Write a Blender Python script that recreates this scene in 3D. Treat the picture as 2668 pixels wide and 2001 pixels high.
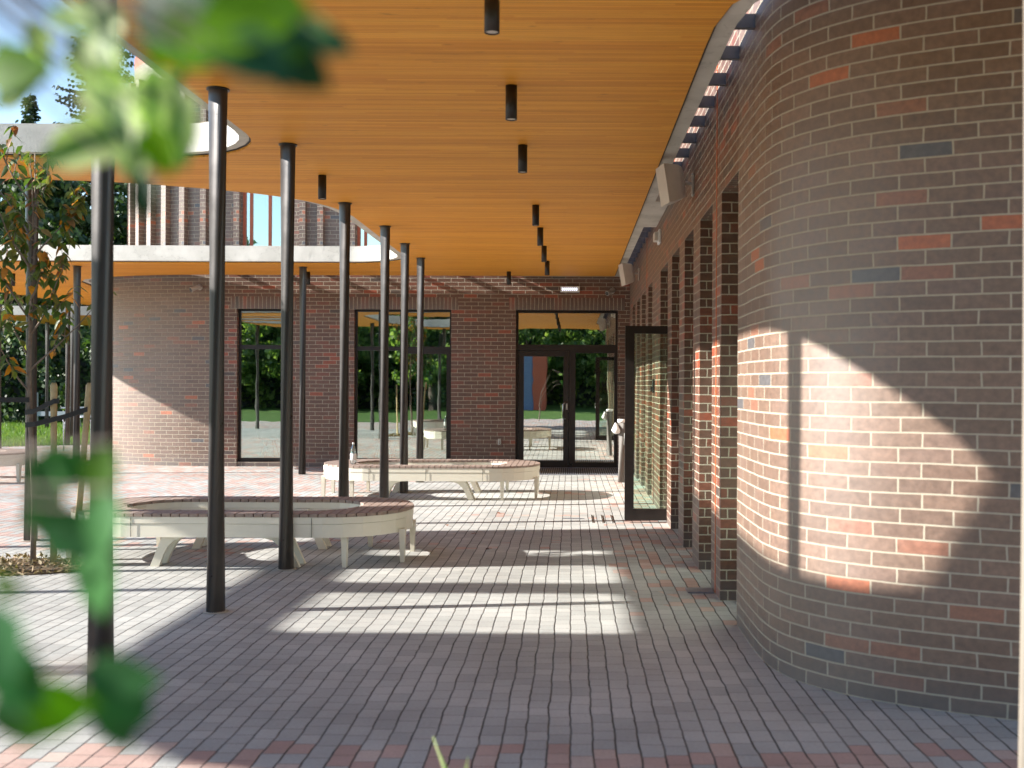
import bpy, bmesh, math, random
from mathutils import Vector, Matrix
R = math.radians
random.seed(7)
for o in list(bpy.data.objects): bpy.data.objects.remove(o)
S = bpy.context.scene
COL = S.collection
# ------------------------------------------------------------------ camera
F, CX, CY, H = 2750.0, 1490.0, 1003.0, 1.6
cam = bpy.data.objects.new('camera', bpy.data.cameras.new('camera')); COL.objects.link(cam)
cam.location = (0, 0, H); cam.rotation_euler = (R(90), R(-0.25), 0)
cam.data.sensor_width = 36; cam.data.lens = F / 2668 * 36
cam.data.shift_x = -(CX - 1334) / 2668; cam.data.shift_y = (CY - 1000.5) / 2668
cam.data.clip_start = 0.05; cam.data.clip_end = 3000
cam.data.dof.use_dof = True; cam.data.dof.focus_distance = 13.0; cam.data.dof.aperture_fstop = 2.5
cam.data.dof.aperture_blades = 0
S.camera = cam
# ------------------------------------------------------------------ light
LD = Vector((1, .13, -.45)).normalized()
world = bpy.data.worlds.new('World'); S.world = world; world.use_nodes = True
wn = world.node_tree; wn.nodes.clear()
sky = wn.nodes.new('ShaderNodeTexSky'); sky.sky_type = 'NISHITA'; sky.sun_disc = False
elev = math.asin(-LD.z); sky.sun_elevation = elev
sky.sun_rotation = math.atan2(-LD.x, -LD.y)
sky.air_density = 1.0; sky.dust_density = 0.0; sky.ozone_density = 3.2
bg = wn.nodes.new('ShaderNodeBackground'); bg.inputs['Strength'].default_value = 0.125
wo = wn.nodes.new('ShaderNodeOutputWorld')
tint = wn.nodes.new('ShaderNodeMix'); tint.data_type = 'RGBA'; tint.blend_type = 'MULTIPLY'; tint.inputs[0].default_value = 1; tint.inputs[7].default_value = (1.12, 1.0, .90, 1)
wn.links.new(sky.outputs[0], tint.inputs[6]); wn.links.new(tint.outputs[2], bg.inputs[0]); wn.links.new(bg.outputs[0], wo.inputs[0])
sun = bpy.data.objects.new('sun', bpy.data.lights.new('sun', 'SUN')); COL.objects.link(sun)
sun.data.energy = 5.0; sun.data.angle = R(.6); sun.data.color = (1, .955, .895)
sun.rotation_euler = LD.to_track_quat('-Z', 'Y').to_euler()
S.view_settings.view_transform = 'Standard'; S.view_settings.look = 'None'
S.view_settings.exposure = 1.57; S.view_settings.gamma = 1
S.render.engine = 'CYCLES'
S.cycles.max_bounces = 10; S.cycles.diffuse_bounces = 5; S.cycles.glossy_bounces = 4
S.cycles.transparent_max_bounces = 12; S.cycles.transmission_bounces = 4
S.cycles.sample_clamp_indirect = 6

def P(px, py, Y): return Vector(((px - CX) * Y / F, Y, H - (py - CY) * Y / F))
# ------------------------------------------------------------------ node helper
class N:
    def __init__(s, name):
        s.m = bpy.data.materials.new(name); s.m.use_nodes = True
        s.t = s.m.node_tree; s.b = s.t.nodes['Principled BSDF']
    def n(s, typ, **kw):
        x = s.t.nodes.new(typ)
        for k, v in kw.items(): setattr(x, k, v)
        return x
    def l(s, a, b): s.t.links.new(a, b)
    def val(s, x, sock):
        if isinstance(x, (int, float)): sock.default_value = x
        elif isinstance(x, tuple): sock.default_value = x if len(x) == 4 or sock.type == 'VECTOR' else (*x, 1)
        else: s.l(x, sock)
    def math(s, op, a, b=0.0, c=None, clamp=False):
        x = s.n('ShaderNodeMath', operation=op, use_clamp=clamp)
        s.val(a, x.inputs[0]); s.val(b, x.inputs[1])
        if c is not None: s.val(c, x.inputs[2])
        return x.outputs[0]
    def mix(s, f, a, b, bt='MIX'):
        x = s.n('ShaderNodeMix', data_type='RGBA', blend_type=bt)
        s.val(f, x.inputs[0]); s.val(a, x.inputs[6]); s.val(b, x.inputs[7])
        return x.outputs[2]
    def noise(s, vec, scale, detail=3, rough=.55, dist=0):
        x = s.n('ShaderNodeTexNoise'); 
        if vec is not None: s.l(vec, x.inputs['Vector'])
        x.inputs['Scale'].default_value = scale; x.inputs['Detail'].default_value = detail
        x.inputs['Roughness'].default_value = rough; x.inputs['Distortion'].default_value = dist
        return x.outputs[0]
    def ramp(s, f, stops, interp='LINEAR'):
        x = s.n('ShaderNodeValToRGB'); s.l(f, x.inputs[0]); cr = x.color_ramp; cr.interpolation = interp
        while len(cr.elements) < len(stops): cr.elements.new(.5)
        for e, (p, c) in zip(cr.elements, stops):
            e.position = p; e.color = (*c, 1) if len(c) == 3 else c
        return x.outputs[0]
    def map(s, f, a, b, c, d, smooth=False):
        x = s.n('ShaderNodeMapRange'); 
        if smooth: x.interpolation_type = 'SMOOTHSTEP'
        s.val(f, x.inputs[0])
        for i, v in enumerate((a, b, c, d)): x.inputs[i + 1].default_value = v
        return x.outputs[0]
    def obj(s): return s.n('ShaderNodeTexCoord').outputs['Object']
    def uv(s): return s.n('ShaderNodeTexCoord').outputs['UV']
    def xyz(s, v):
        x = s.n('ShaderNodeSeparateXYZ'); s.l(v, x.inputs[0]); return x.outputs
    def comb(s, a, b, c=0.0):
        x = s.n('ShaderNodeCombineXYZ'); s.val(a, x.inputs[0]); s.val(b, x.inputs[1]); s.val(c, x.inputs[2]); return x.outputs[0]
    def scl(s, v, k):
        x = s.n('ShaderNodeVectorMath', operation='MULTIPLY'); s.l(v, x.inputs[0]); x.inputs[1].default_value = k; return x.outputs[0]
    def bump(s, h, strength, dist):
        x = s.n('ShaderNodeBump'); s.l(h, x.inputs['Height']); x.inputs['Strength'].default_value = strength
        x.inputs['Distance'].default_value = dist; s.l(x.outputs[0], s.b.inputs['Normal'])
    def set(s, col=None, rough=None, metal=None, spec=None):
        if col is not None: s.val(col, s.b.inputs['Base Color'])
        if rough is not None: s.val(rough, s.b.inputs['Roughness'])
        if metal is not None: s.val(metal, s.b.inputs['Metallic'])
        if spec is not None: s.val(spec, s.b.inputs['Specular IOR Level'])
        return s.m

def m_brick(name, bw=.26, rh=.076, mortar=.010, orange=.045, k=(1.24, 1.15, 1.04)):
    a = N(name); uv = a.uv(); x, y, z = a.xyz(uv)
    w1 = a.noise(uv, 1.3, 3); w2 = a.noise(uv, 9, 2)
    yy = a.math('ADD', y, a.math('MULTIPLY', a.math('SUBTRACT', w1, .5), .014))
    yy = a.math('ADD', yy, a.math('MULTIPLY', a.math('SUBTRACT', w2, .5), .0035))
    row = a.math('FLOOR', a.math('DIVIDE', yy, rh))
    wr = a.n('ShaderNodeTexWhiteNoise', noise_dimensions='1D'); a.l(row, wr.inputs['W'])
    xx = a.math('ADD', x, a.math('MULTIPLY', a.math('SUBTRACT', wr.outputs[0], .5), .03))
    xx = a.math('ADD', xx, a.math('MULTIPLY', a.math('SUBTRACT', a.noise(uv, 4, 2), .5), .02))
    v = a.comb(xx, yy)
    b = a.n('ShaderNodeTexBrick'); a.l(v, b.inputs['Vector']); b.offset = .5; b.squash = 1
    b.inputs['Scale'].default_value = 1; b.inputs['Brick Width'].default_value = bw; b.inputs['Row Height'].default_value = rh
    b.inputs['Mortar Size'].default_value = mortar * .5; b.inputs['Mortar Smooth'].default_value = .15
    b.inputs['Color1'].default_value = (0, 0, 0, 1); b.inputs['Color2'].default_value = (1, 1, 1, 1)
    b.inputs['Mortar'].default_value = (.5, .5, .5, 1)
    fac = b.outputs['Fac']; rnd = b.outputs['Color']
    o = orange
    K = lambda *q: tuple(u * v for u, v in zip(q, k))
    c = a.ramp(rnd, [(0, K(.072, .072, .082)), (.025, K(.128, .085, .063)), (.20, K(.112, .073, .055)), (.36, K(.136, .090, .068)),
                     (.52, K(.118, .075, .056)), (.66, K(.147, .096, .073)), (.80, K(.134, .089, .071)), (1 - o * 1.5, K(.19, .088, .058)), (1 - o * .5, K(.30, .095, .042))], 'CONSTANT')
    n1 = a.noise(uv, 26, 4, .65); n2 = a.noise(uv, 5, 3)
    c = a.mix(1, c, a.ramp(n1, [(.3, (.72, .72, .73)), (.7, (1.22, 1.2, 1.18))]), 'MULTIPLY')
    c = a.mix(a.map(n2, .5, .8, 0, .22), c, (.17, .125, .10))
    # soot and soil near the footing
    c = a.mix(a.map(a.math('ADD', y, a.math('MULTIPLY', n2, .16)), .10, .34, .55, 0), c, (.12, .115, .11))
    mc = a.mix(n1, (.32, .28, .215), (.44, .395, .31))
    c = a.mix(fac, c, mc)
    a.set(c, a.math('MAXIMUM', a.map(n1, .2, .8, .38, .56), a.math('MULTIPLY', fac, .85)), spec=a.math('SUBTRACT', .95, a.math('MULTIPLY', fac, .7)))
    h = a.math('SUBTRACT', a.math('MULTIPLY', n1, .22), a.math('MULTIPLY', fac, 1.0))
    h = a.math('ADD', h, a.math('MULTIPLY', rnd, .25))
    a.bump(h, .6, .004)
    return a.m

def m_paver():
    a = N('concrete_pavers'); ob = a.obj(); x, y, z = a.xyz(ob)
    w = a.noise(ob, 3.0, 3); w3 = a.noise(ob, 14, 2)
    xx = a.math('ADD', x, a.math('MULTIPLY', a.math('SUBTRACT', w, .5), .030))
    xx = a.math('ADD', xx, a.math('MULTIPLY', a.math('SUBTRACT', w3, .5), .007))
    u = a.math('DIVIDE', xx, .1025); lane = a.math('FLOOR', u); fx = a.math('FRACT', u)
    wl = a.n('ShaderNodeTexWhiteNoise', noise_dimensions='1D'); a.l(lane, wl.inputs['W'])
    lx, ly, lz = a.xyz(wl.outputs[1])
    ln = a.math('ADD', .115, a.math('MULTIPLY', lx, .055))
    v = a.math('ADD', a.math('DIVIDE', y, ln), a.math('MULTIPLY', ly, 7.0))
    cell = a.math('FLOOR', v); fy = a.math('FRACT', v)
    wc = a.n('ShaderNodeTexWhiteNoise', noise_dimensions='2D'); a.l(a.comb(lane, cell), wc.inputs['Vector'])
    r1, r2, r3 = a.xyz(wc.outputs[1])
    ex = a.math('MULTIPLY', a.math('MINIMUM', fx, a.math('SUBTRACT', 1.0, fx)), .1025)
    ey = a.math('MULTIPLY', a.math('MINIMUM', fy, a.math('SUBTRACT', 1.0, fy)), ln)
    jl = a.map(ex, .0018, .0062, 1, 0, True); jt = a.map(ey, .0008, .0034, 1, 0, True)
    yc = a.math('MULTIPLY', a.math('SUBTRACT', a.math('ADD', cell, .5), a.math('MULTIPLY', ly, 7.0)), ln)
    nb = a.noise(a.scl(ob, (.12, .6, 1)), 1.0, 3); nbig = a.noise(ob, .9, 4)
    grey = a.ramp(r1, [(0, (.325, .33, .312)), (.5, (.365, .368, .348)), (1, (.405, .405, .38))])
    red = a.ramp(r3, [(0, (.37, .25, .215)), (.6, (.43, .31, .265)), (1, (.45, .37, .32))])
    border = a.math('LESS_THAN', yc, 4.66)
    pb = a.math('MULTIPLY', border, .62)
    far = a.math('MULTIPLY', a.map(x, -2.3, -3.6, 0, .5), a.map(y, 9.6, 11.2, 0, 1))
    mid = a.map(nb, .56, .68, 0, .38); mid = a.math('MULTIPLY', mid, a.map(y, 8.8, 10.5, 0, 1))
    wallz = a.math('MULTIPLY', a.map(x, .2, .8, 0, .4), a.map(y, 7, 9, 0, 1))
    prob = a.math('MAXIMUM', a.math('MAXIMUM', pb, far), a.math('MAXIMUM', mid, wallz))
    c = a.mix(a.math('LESS_THAN', r2, prob), grey, red)
    n1 = a.noise(ob, 60, 3, .6)
    c = a.mix(1, c, a.ramp(n1, [(.25, (.86, .86, .86)), (.75, (1.12, 1.12, 1.12))]), 'MULTIPLY')
    c = a.mix(1, c, a.ramp(nbig, [(.3, (.80, .79, .78)), (.62, (1.08, 1.08, 1.08))]), 'MULTIPLY')
    c = a.mix(a.map(a.noise(ob, 2.3, 5, .7), .62, .74, 0, .3), c, (.13, .12, .115))
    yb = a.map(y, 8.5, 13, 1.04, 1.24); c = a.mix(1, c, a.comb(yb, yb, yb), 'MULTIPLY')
    c = a.mix(a.math('MULTIPLY', jt, .8), c, (.06, .05, .045))
    c = a.mix(a.math('MULTIPLY', jl, a.map(w, .35, .6, .75, 1.0)), c, (.03, .024, .022))
    a.set(c, a.map(n1, .2, .8, .62, .9), spec=.3)
    hh = a.math('SUBTRACT', a.math('ADD', a.math('MULTIPLY', n1, .12), a.math('MULTIPLY', r1, .22)), a.math('MAXIMUM', jl, a.math('MULTIPLY', jt, .5)))
    a.bump(hh, .7, .006)
    return a.m

def m_wood():
    a = N('larch_soffit_boards'); ob = a.obj(); x, y, z = a.xyz(ob)
    bw = .0335; u = a.math('DIVIDE', y, bw); ln = a.math('FLOOR', u); f = a.math('FRACT', u)
    wl = a.n('ShaderNodeTexWhiteNoise', noise_dimensions='1D'); a.l(ln, wl.inputs['W']); r1, r2, r3 = a.xyz(wl.outputs[1])
    cell = a.math('FLOOR', a.math('ADD', a.math('DIVIDE', x, 2.2), a.math('MULTIPLY', r1, 9.0)))
    wc = a.n('ShaderNodeTexWhiteNoise', noise_dimensions='2D'); a.l(a.comb(ln, cell), wc.inputs['Vector'])
    q1, q2, q3 = a.xyz(wc.outputs[1])
    g = a.noise(a.comb(a.math('MULTIPLY', x, .9), a.math('MULTIPLY', y, 34), q1), 1.6, 5, .65, .4)
    dr = a.noise(a.comb(a.math('MULTIPLY', x, .25), a.math('MULTIPLY', y, 2.2)), 1.0, 4, .6)
    kn = a.noise(a.comb(a.math('MULTIPLY', x, 3.0), a.math('MULTIPLY', y, 11), q2), 2.0, 2, .5)
    c = a.ramp(q1, [(0, (.70, .275, .028)), (.5, (.78, .33, .036)), (1, (.84, .39, .050))])
    c = a.mix(1, c, a.ramp(g, [(.3, (.84, .80, .74)), (.62, (1.06, 1.06, 1.06))]), 'MULTIPLY')
    c = a.mix(1, c, a.ramp(dr, [(.3, (.92, .90, .87)), (.7, (1.05, 1.06, 1.1))]), 'MULTIPLY')
    c = a.mix(a.map(kn, .70, .8, 0, .6), c, (.22, .08, .02))
    c = a.mix(a.map(g, .62, .72, 0, .35), c, (.36, .13, .02))
    e = a.math('MULTIPLY', a.math('MINIMUM', f, a.math('SUBTRACT', 1.0, f)), bw)
    j = a.map(e, .0008, .0032, 1, 0, True)
    c = a.mix(a.math('MULTIPLY', j, a.math('ADD', .12, a.math('MULTIPLY', r2, .5))), c, (.16, .055, .012))
    a.set(c, .55, spec=.3)
    a.bump(a.math('SUBTRACT', a.math('MULTIPLY', q3, .3), j), .5, .004)
    return a.m

def m_concrete(name='fair_faced_concrete', base=(.50, .47, .40), dark=.7):
    a = N(name); ob = a.obj()
    n1 = a.noise(ob, 2.2, 5, .6); n2 = a.noise(ob, 40, 3); n3 = a.noise(a.scl(ob, (1.3, 1.3, .25)), 3.2, 4, .7, .6)
    c = a.mix(1, base, a.ramp(n1, [(.3, (dark, dark, dark * .98)), (.65, (1.08, 1.08, 1.08))]), 'MULTIPLY')
    c = a.mix(a.map(n3, .62, .72, 0, .35), c, (.2, .19, .17))
    c = a.mix(a.map(a.math('ABSOLUTE', a.math('SUBTRACT', a.noise(ob, 1.1, 6, .7), .5)), 0, .006, .35, 0), c, (.16, .14, .12))
    a.set(c, .8, spec=.3); a.bump(a.math('ADD', n2, n1), .25, .006); return a.m

def m_flat(name, col, rough=.5, metal=0, var=.12, scale=8, spec=.5, bump=0):
    a = N(name); ob = a.obj(); n = a.noise(ob, scale, 4, .6)
    c = a.mix(1, col, a.ramp(n, [(.25, (1 - var,) * 3), (.75, (1 + var,) * 3)]), 'MULTIPLY')
    a.set(c, a.map(n, .2, .8, max(.02, rough - .08), min(1, rough + .08)), metal, spec)
    if bump: a.bump(a.noise(ob, scale * 6, 3), .3, bump)
    return a.m

def m_leaf(name, stops, trans=.35, rough=.45):
    a = N(name); g = a.n('ShaderNodeNewGeometry'); r = g.outputs['Random Per Island']
    c = a.ramp(r, stops); n = a.noise(a.obj(), 30, 2)
    c = a.mix(1, c, a.ramp(n, [(.3, (.8,) * 3), (.7, (1.15,) * 3)]), 'MULTIPLY')
    a.set(c, rough, spec=.4)
    tr = a.n('ShaderNodeBsdfTranslucent'); a.l(a.mix(1, c, (1.3, 1.5, .6), 'MULTIPLY'), tr.inputs[0])
    mx = a.n('ShaderNodeMixShader'); mx.inputs[0].default_value = trans
    a.l(a.b.outputs[0], mx.inputs[1]); a.l(tr.outputs[0], mx.inputs[2])
    a.l(mx.outputs[0], a.t.nodes['Material Output'].inputs[0]); return a.m

def m_variegated(name, lo, hi, greens, mixv=.45):
    a = N(name); u, v, z = a.xyz(a.uv()); g = a.n('ShaderNodeNewGeometry'); r = g.outputs['Random Per Island']
    n = a.noise(a.obj(), 40, 3); green = a.ramp(r, greens)
    d = a.math('ABSOLUTE', a.math('SUBTRACT', u, .5))
    m = a.map(a.math('ADD', d, a.math('MULTIPLY', a.math('SUBTRACT', n, .5), .3)), lo, hi, 0, 1)
    c = a.mix(m, green, (.58, .62, .36)); a.set(c, .5, spec=.18)
    tr = a.n('ShaderNodeBsdfTranslucent'); a.l(a.mix(1, c, (1.1, 1.6, .4), 'MULTIPLY'), tr.inputs[0])
    mx = a.n('ShaderNodeMixShader'); mx.inputs[0].default_value = mixv
    a.l(a.b.outputs[0], mx.inputs[1]); a.l(tr.outputs[0], mx.inputs[2])
    a.l(mx.outputs[0], a.t.nodes['Material Output'].inputs[0]); return a.m

def m_glass(name, refl=.5, tint=(.75, .88, .78), wav=.0):
    a = N(name); t = a.t; t.nodes.remove(a.b)
    gl = a.n('ShaderNodeBsdfGlossy'); gl.inputs['Roughness'].default_value = .0; gl.inputs['Color'].default_value = (.93, .97, .93, 1)
    tp = a.n('ShaderNodeBsdfTransparent'); tp.inputs[0].default_value = (*tint, 1)
    lw = a.n('ShaderNodeFresnel'); lw.inputs[0].default_value = 1.5
    f = a.math('MAXIMUM', refl, lw.outputs[0])
    if wav:
        b = a.n('ShaderNodeBump'); b.inputs['Distance'].default_value = wav; b.inputs['Strength'].default_value = 1
        a.l(a.noise(a.scl(a.obj(), (1.2, 1, .8)), 1.5, 2), b.inputs['Height']); a.l(b.outputs[0], gl.inputs['Normal'])
    mx = a.n('ShaderNodeMixShader'); a.l(f, mx.inputs[0]); a.l(tp.outputs[0], mx.inputs[1]); a.l(gl.outputs[0], mx.inputs[2])
    a.l(mx.outputs[0], t.nodes['Material Output'].inputs[0]); return a.m

def m_grass():
    a = N('lawn_turf'); ob = a.obj(); n = a.noise(ob, 1.2, 4); n2 = a.noise(ob, 45, 4, .7)
    c = a.ramp(n, [(.3, (.045, .095, .018)), (.55, (.075, .14, .025)), (.75, (.12, .15, .045))])
    c = a.mix(1, c, a.ramp(n2, [(.3, (.6,) * 3), (.7, (1.35,) * 3)]), 'MULTIPLY')
    a.set(c, .9, spec=.2); a.bump(n2, 1, .03); return a.m

M = {}
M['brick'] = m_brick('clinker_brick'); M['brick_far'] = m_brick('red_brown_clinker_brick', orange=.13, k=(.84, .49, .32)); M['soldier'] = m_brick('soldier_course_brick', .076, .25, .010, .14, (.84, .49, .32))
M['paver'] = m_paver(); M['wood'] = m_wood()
M['conc'] = m_concrete(); M['white_conc'] = m_concrete('pale_concrete_fascia', (.56, .53, .47), .8)
M['steel'] = m_flat('dark_painted_steel', (.050, .044, .042), .33, .3, .10, 5, .6)
M['frame'] = m_flat('dark_brown_aluminium', (.022, .017, .015), .38, .2, .15, 10)
M['downl'] = m_flat('black_brown_enamel', (.018, .014, .011), .45, 0, .15, 20)
M['galv'] = m_flat('galvanised_steel', (.28, .29, .33), .45, .6, .3, 9)
M['beam'] = m_flat('grey_primed_steel', (.10, .10, .115), .5, .3, .3, 9)
M['post'] = m_flat('beige_painted_post', (.20, .175, .14), .5, 0, .08, 6)
M['cream'] = m_flat('cream_powder_coated_steel', (.74, .70, .58), .42, 0, .04, 5)
M['slat'] = m_flat('weathered_hardwood', (.30, .225, .185), .62, 0, .25, 18, .4, .002)
M['wplast'] = m_flat('pale_grey_plastic', (.55, .50, .44), .45, 0, .06, 9)
M['galv2'] = m_flat('dull_zinc_sheet', (.17, .155, .14), .45, .2, .12, 9)
M['white'] = m_flat('white_plastic', (.78, .78, .76), .4, 0, .05, 9)
M['black'] = m_flat('black_rubber', (.012, .012, .013), .6, 0, .2, 9)
M['stainless'] = m_flat('brushed_stainless', (.5, .49, .47), .3, .9, .12, 20)
M['orange'] = m_flat('orange_sealant', (.55, .13, .035), .6, 0, .12, 9)
M['orframe'] = m_flat('orange_red_frame', (.45, .11, .05), .5, 0, .1, 9)
M['stake'] = m_flat('peeled_pine_stake', (.42, .32, .17), .7, 0, .22, 16, .3, .003)
M['bark'] = m_flat('young_bark', (.19, .15, .12), .8, 0, .3, 24, .3, .004)
M['darkbark'] = m_flat('dark_bark', (.06, .045, .035), .85, 0, .3, 10, .3, .02)
M['grass'] = m_grass()
M['glass'] = m_glass('window_glass', .50, (.72, .88, .76), .0006)
M['doorglass'] = m_glass('door_glass_reflective', .74, (.60, .70, .62), .0006)
M['clear'] = m_glass('clear_glass', .10, (.80, .92, .84))
M['bottle'] = m_glass('clear_plastic', .25, (.88, .93, .95))
M['int_wall'] = m_flat('pale_green_interior', (.70, .86, .72), .8, 0, .06, 2)
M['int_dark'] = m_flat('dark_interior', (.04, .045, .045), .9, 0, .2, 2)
M['chairshell'] = m_flat('brown_chair_shell', (.10, .06, .045), .5, 0, .1, 6)
M['paper'] = m_flat('paper_poster', (.62, .68, .62), .8, 0, .05, 3)
M['mulch'] = m_flat('tree_pit_mulch', (.12, .085, .05), .95, 0, .5, 30, .2, .02)
M['dryleaf'] = m_leaf('dry_leaves', [(0, (.20, .12, .06)), (.4, (.34, .25, .14)), (.7, (.12, .10, .04)), (1, (.42, .34, .22))], .1, .7)
M['redleaf'] = m_leaf('fallen_red_leaf', [(0, (.24, .07, .03)), (1, (.34, .13, .05))], .1, .7)
M['cherry'] = m_leaf('cherry_leaves', [(0, (.035, .07, .014)), (.3, (.07, .11, .025)), (.6, (.12, .15, .04)), (.8, (.18, .17, .05)), (.88, (.20, .08, .02)), (.93, (.46, .17, .015)), (.98, (.48, .20, .02)), (1, (.20, .04, .03))], .38)
M['spruce'] = m_leaf('spruce_needles', [(0, (.016, .034, .014)), (.6, (.035, .06, .022)), (1, (.07, .09, .03))], .15, .7)
M['hedge'] = m_leaf('broadleaf_foliage', [(0, (.014, .032, .010)), (.5, (.03, .062, .014)), (.85, (.055, .10, .022)), (1, (.10, .14, .04))], .25, .5)
M['poplar'] = m_leaf('glossy_poplar_leaves', [(0, (.06, .11, .03)), (.5, (.13, .20, .05)), (1, (.30, .36, .14))], .5, .3)
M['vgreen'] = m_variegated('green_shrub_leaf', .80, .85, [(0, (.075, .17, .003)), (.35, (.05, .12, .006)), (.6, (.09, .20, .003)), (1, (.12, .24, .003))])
M['vdark'] = m_variegated('shaded_shrub_leaf', .80, .85, [(0, (.022, .09, .03)), (.5, (.035, .13, .04)), (1, (.055, .17, .045))], .2)  # darker copies of the green leaf, with shade put into the colour
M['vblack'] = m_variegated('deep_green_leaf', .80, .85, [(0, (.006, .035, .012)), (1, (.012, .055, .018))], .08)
M['vpale'] = m_variegated('cream_edged_shrub_leaf', .10, .24, [(0, (.10, .2, .06)), (1, (.06, .14, .05))])
M['blade'] = m_leaf('grass_blade', [(0, (.06, .13, .02)), (.6, (.10, .18, .03)), (1, (.20, .24, .07))], .4)
M['paleblade'] = m_leaf('pale_grass_blade', [(0, (.45, .5, .28)), (1, (.5, .55, .3))], .4)
M['palewood'] = m_flat('pale_blue_grey_paint', (.34, .38, .42), .6, 0, .1, 6)
M['bluecab'] = m_flat('blue_grey_cladding', (.10, .14, .24), .5, 0, .1, 2)
M['redcab'] = m_flat('red_brown_cladding', (.36, .07, .03), .6, 0, .15, 2)
a = N('led_strip'); a.b.inputs['Emission Color'].default_value = (.75, .78, 1, 1); a.b.inputs['Emission Strength'].default_value = 1.0; M['led'] = a.m

# ------------------------------------------------------------------ mesh helper
class MB:
    def __init__(s): s.v = []; s.f = []; s.u = []; s.sm = []
    def face(s, pts, uvs=None, smooth=False):
        i = len(s.v); s.v += [tuple(p) for p in pts]; s.f.append(tuple(range(i, i + len(pts))))
        s.u.append(uvs if uvs else [(0, 0)] * len(pts)); s.sm.append(smooth)
    def mesh(s, vs, fs, smooth=False, uvs=None):
        i = len(s.v); s.v += [tuple(p) for p in vs]
        for f in fs:
            s.f.append(tuple(i + k for k in f)); s.sm.append(smooth)
            s.u.append([uvs[k] for k in f] if uvs else [(0, 0)] * len(f))
    def box(s, x0, x1, y0, y1, z0, z1, skip=''):
        if x0 > x1: x0, x1 = x1, x0
        if y0 > y1: y0, y1 = y1, y0
        Q = lambda *p: p
        F_ = {'w': ([(x0, y1, z0), (x0, y0, z0), (x0, y0, z1), (x0, y1, z1)], 1),
              'e': ([(x1, y0, z0), (x1, y1, z0), (x1, y1, z1), (x1, y0, z1)], 1),
              's': ([(x0, y0, z0), (x1, y0, z0), (x1, y0, z1), (x0, y0, z1)], 0),
              'n': ([(x1, y1, z0), (x0, y1, z0), (x0, y1, z1), (x1, y1, z1)], 0),
              'b': ([(x0, y1, z0), (x1, y1, z0), (x1, y0, z0), (x0, y0, z0)], 2),
              't': ([(x0, y0, z1), (x1, y0, z1), (x1, y1, z1), (x0, y1, z1)], 2)}
        for k, (p, t) in F_.items():
            if k in skip: continue
            uv = [(q[1], q[2]) if t == 1 else (q[0], q[2]) if t == 0 else (q[0], q[1]) for q in p]
            s.face(p, uv)
        return s
    def obox(s, M4, sx, sy, sz):
        vs = [M4 @ Vector((x * sx / 2, y * sy / 2, z * sz / 2)) for x in (-1, 1) for y in (-1, 1) for z in (-1, 1)]
        s.mesh(vs, [(0, 1, 3, 2), (4, 6, 7, 5), (0, 4, 5, 1), (2, 3, 7, 6), (0, 2, 6, 4), (1, 5, 7, 3)]); return s
    def tube(s, pts, rad, n=12, caps=True, smooth=True):
        pts = [Vector(p) for p in pts]
        if not isinstance(rad, (list, tuple)): rad = [rad] * len(pts)
        rings = []; up = None
        for i, p in enumerate(pts):
            d = (pts[min(i + 1, len(pts) - 1)] - pts[max(i - 1, 0)]).normalized()
            if up is None: up = Vector((1, 0, 0)) if abs(d.x) < .9 else Vector((0, 1, 0))
            a = d.cross(up).normalized(); b = d.cross(a).normalized(); up = b.cross(d).normalized() * 1.0
            up = -up if 0 else up
            a = up.cross(d).normalized(); b = up
            rings.append([p + (a * math.cos(t) + b * math.sin(t)) * rad[i] for t in [2 * math.pi * k / n for k in range(n)]])
        vs = [q for r in rings for q in r]; fs = []
        for i in range(len(pts) - 1):
            for k in range(n):
                fs.append((i * n + k, i * n + (k + 1) % n, (i + 1) * n + (k + 1) % n, (i + 1) * n + k))
        s.mesh(vs, fs, smooth)
        if caps:
            s.face(list(reversed(rings[0]))); s.face(rings[-1])
        return s
    def cyl(s, x, y, z0, z1, r, n=24, **k): return s.tube([(x, y, z0), (x, y, z1)], r, n, **k)
    def lathe(s, x, y, prof, n=20):
        vs = []; fs = []
        for r, z in prof:
            vs += [(x + r * math.cos(2 * math.pi * k / n), y + r * math.sin(2 * math.pi * k / n), z) for k in range(n)]
        for i in range(len(prof) - 1):
            for k in range(n): fs.append((i * n + k, i * n + (k + 1) % n, (i + 1) * n + (k + 1) % n, (i + 1) * n + k))
        s.mesh(vs, fs, True); return s
    def prism(s, outline, z0, z1, smooth=False):
        n = len(outline)
        s.face([(x, y, z1) for x, y in outline]); s.face([(x, y, z0) for x, y in reversed(outline)])
        for i in range(n):
            a, b = outline[i], outline[(i + 1) % n]
            s.face([(*a, z0), (*b, z0), (*b, z1), (*a, z1)])
        return s
    def build(s, name, mat, parent=None, bevel=0, loc=None):
        me = bpy.data.meshes.new(name); me.from_pydata(s.v, [], s.f); 
        uvl = me.uv_layers.new(name='UVMap'); k = 0
        flat = []
        for u in s.u:
            for q in u: flat += [q[0], q[1]]
        uvl.data.foreach_set('uv', flat); me.polygons.foreach_set('use_smooth', s.sm); me.update()
        me.materials.append(mat)
        o = bpy.data.objects.new(name, me); COL.objects.link(o)
        if loc is not None:
            lv = Vector(loc); me.transform(Matrix.Translation(-lv)); o.location = lv
        if bevel:
            b = o.modifiers.new('bevel', 'BEVEL'); b.width = bevel; b.segments = 2; b.limit_method = 'ANGLE'; b.angle_limit = R(40)
            # weld split corners first
            w = o.modifiers.new('weld', 'WELD'); w.merge_threshold = .0003
            o.modifiers.move(1, 0)
        if parent is not None:
            o.parent = parent
            if loc is None: me.transform(Matrix.Translation(-parent_loc(parent)))
            else: o.location = Vector(loc) - parent_loc(parent)
        return o
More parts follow.
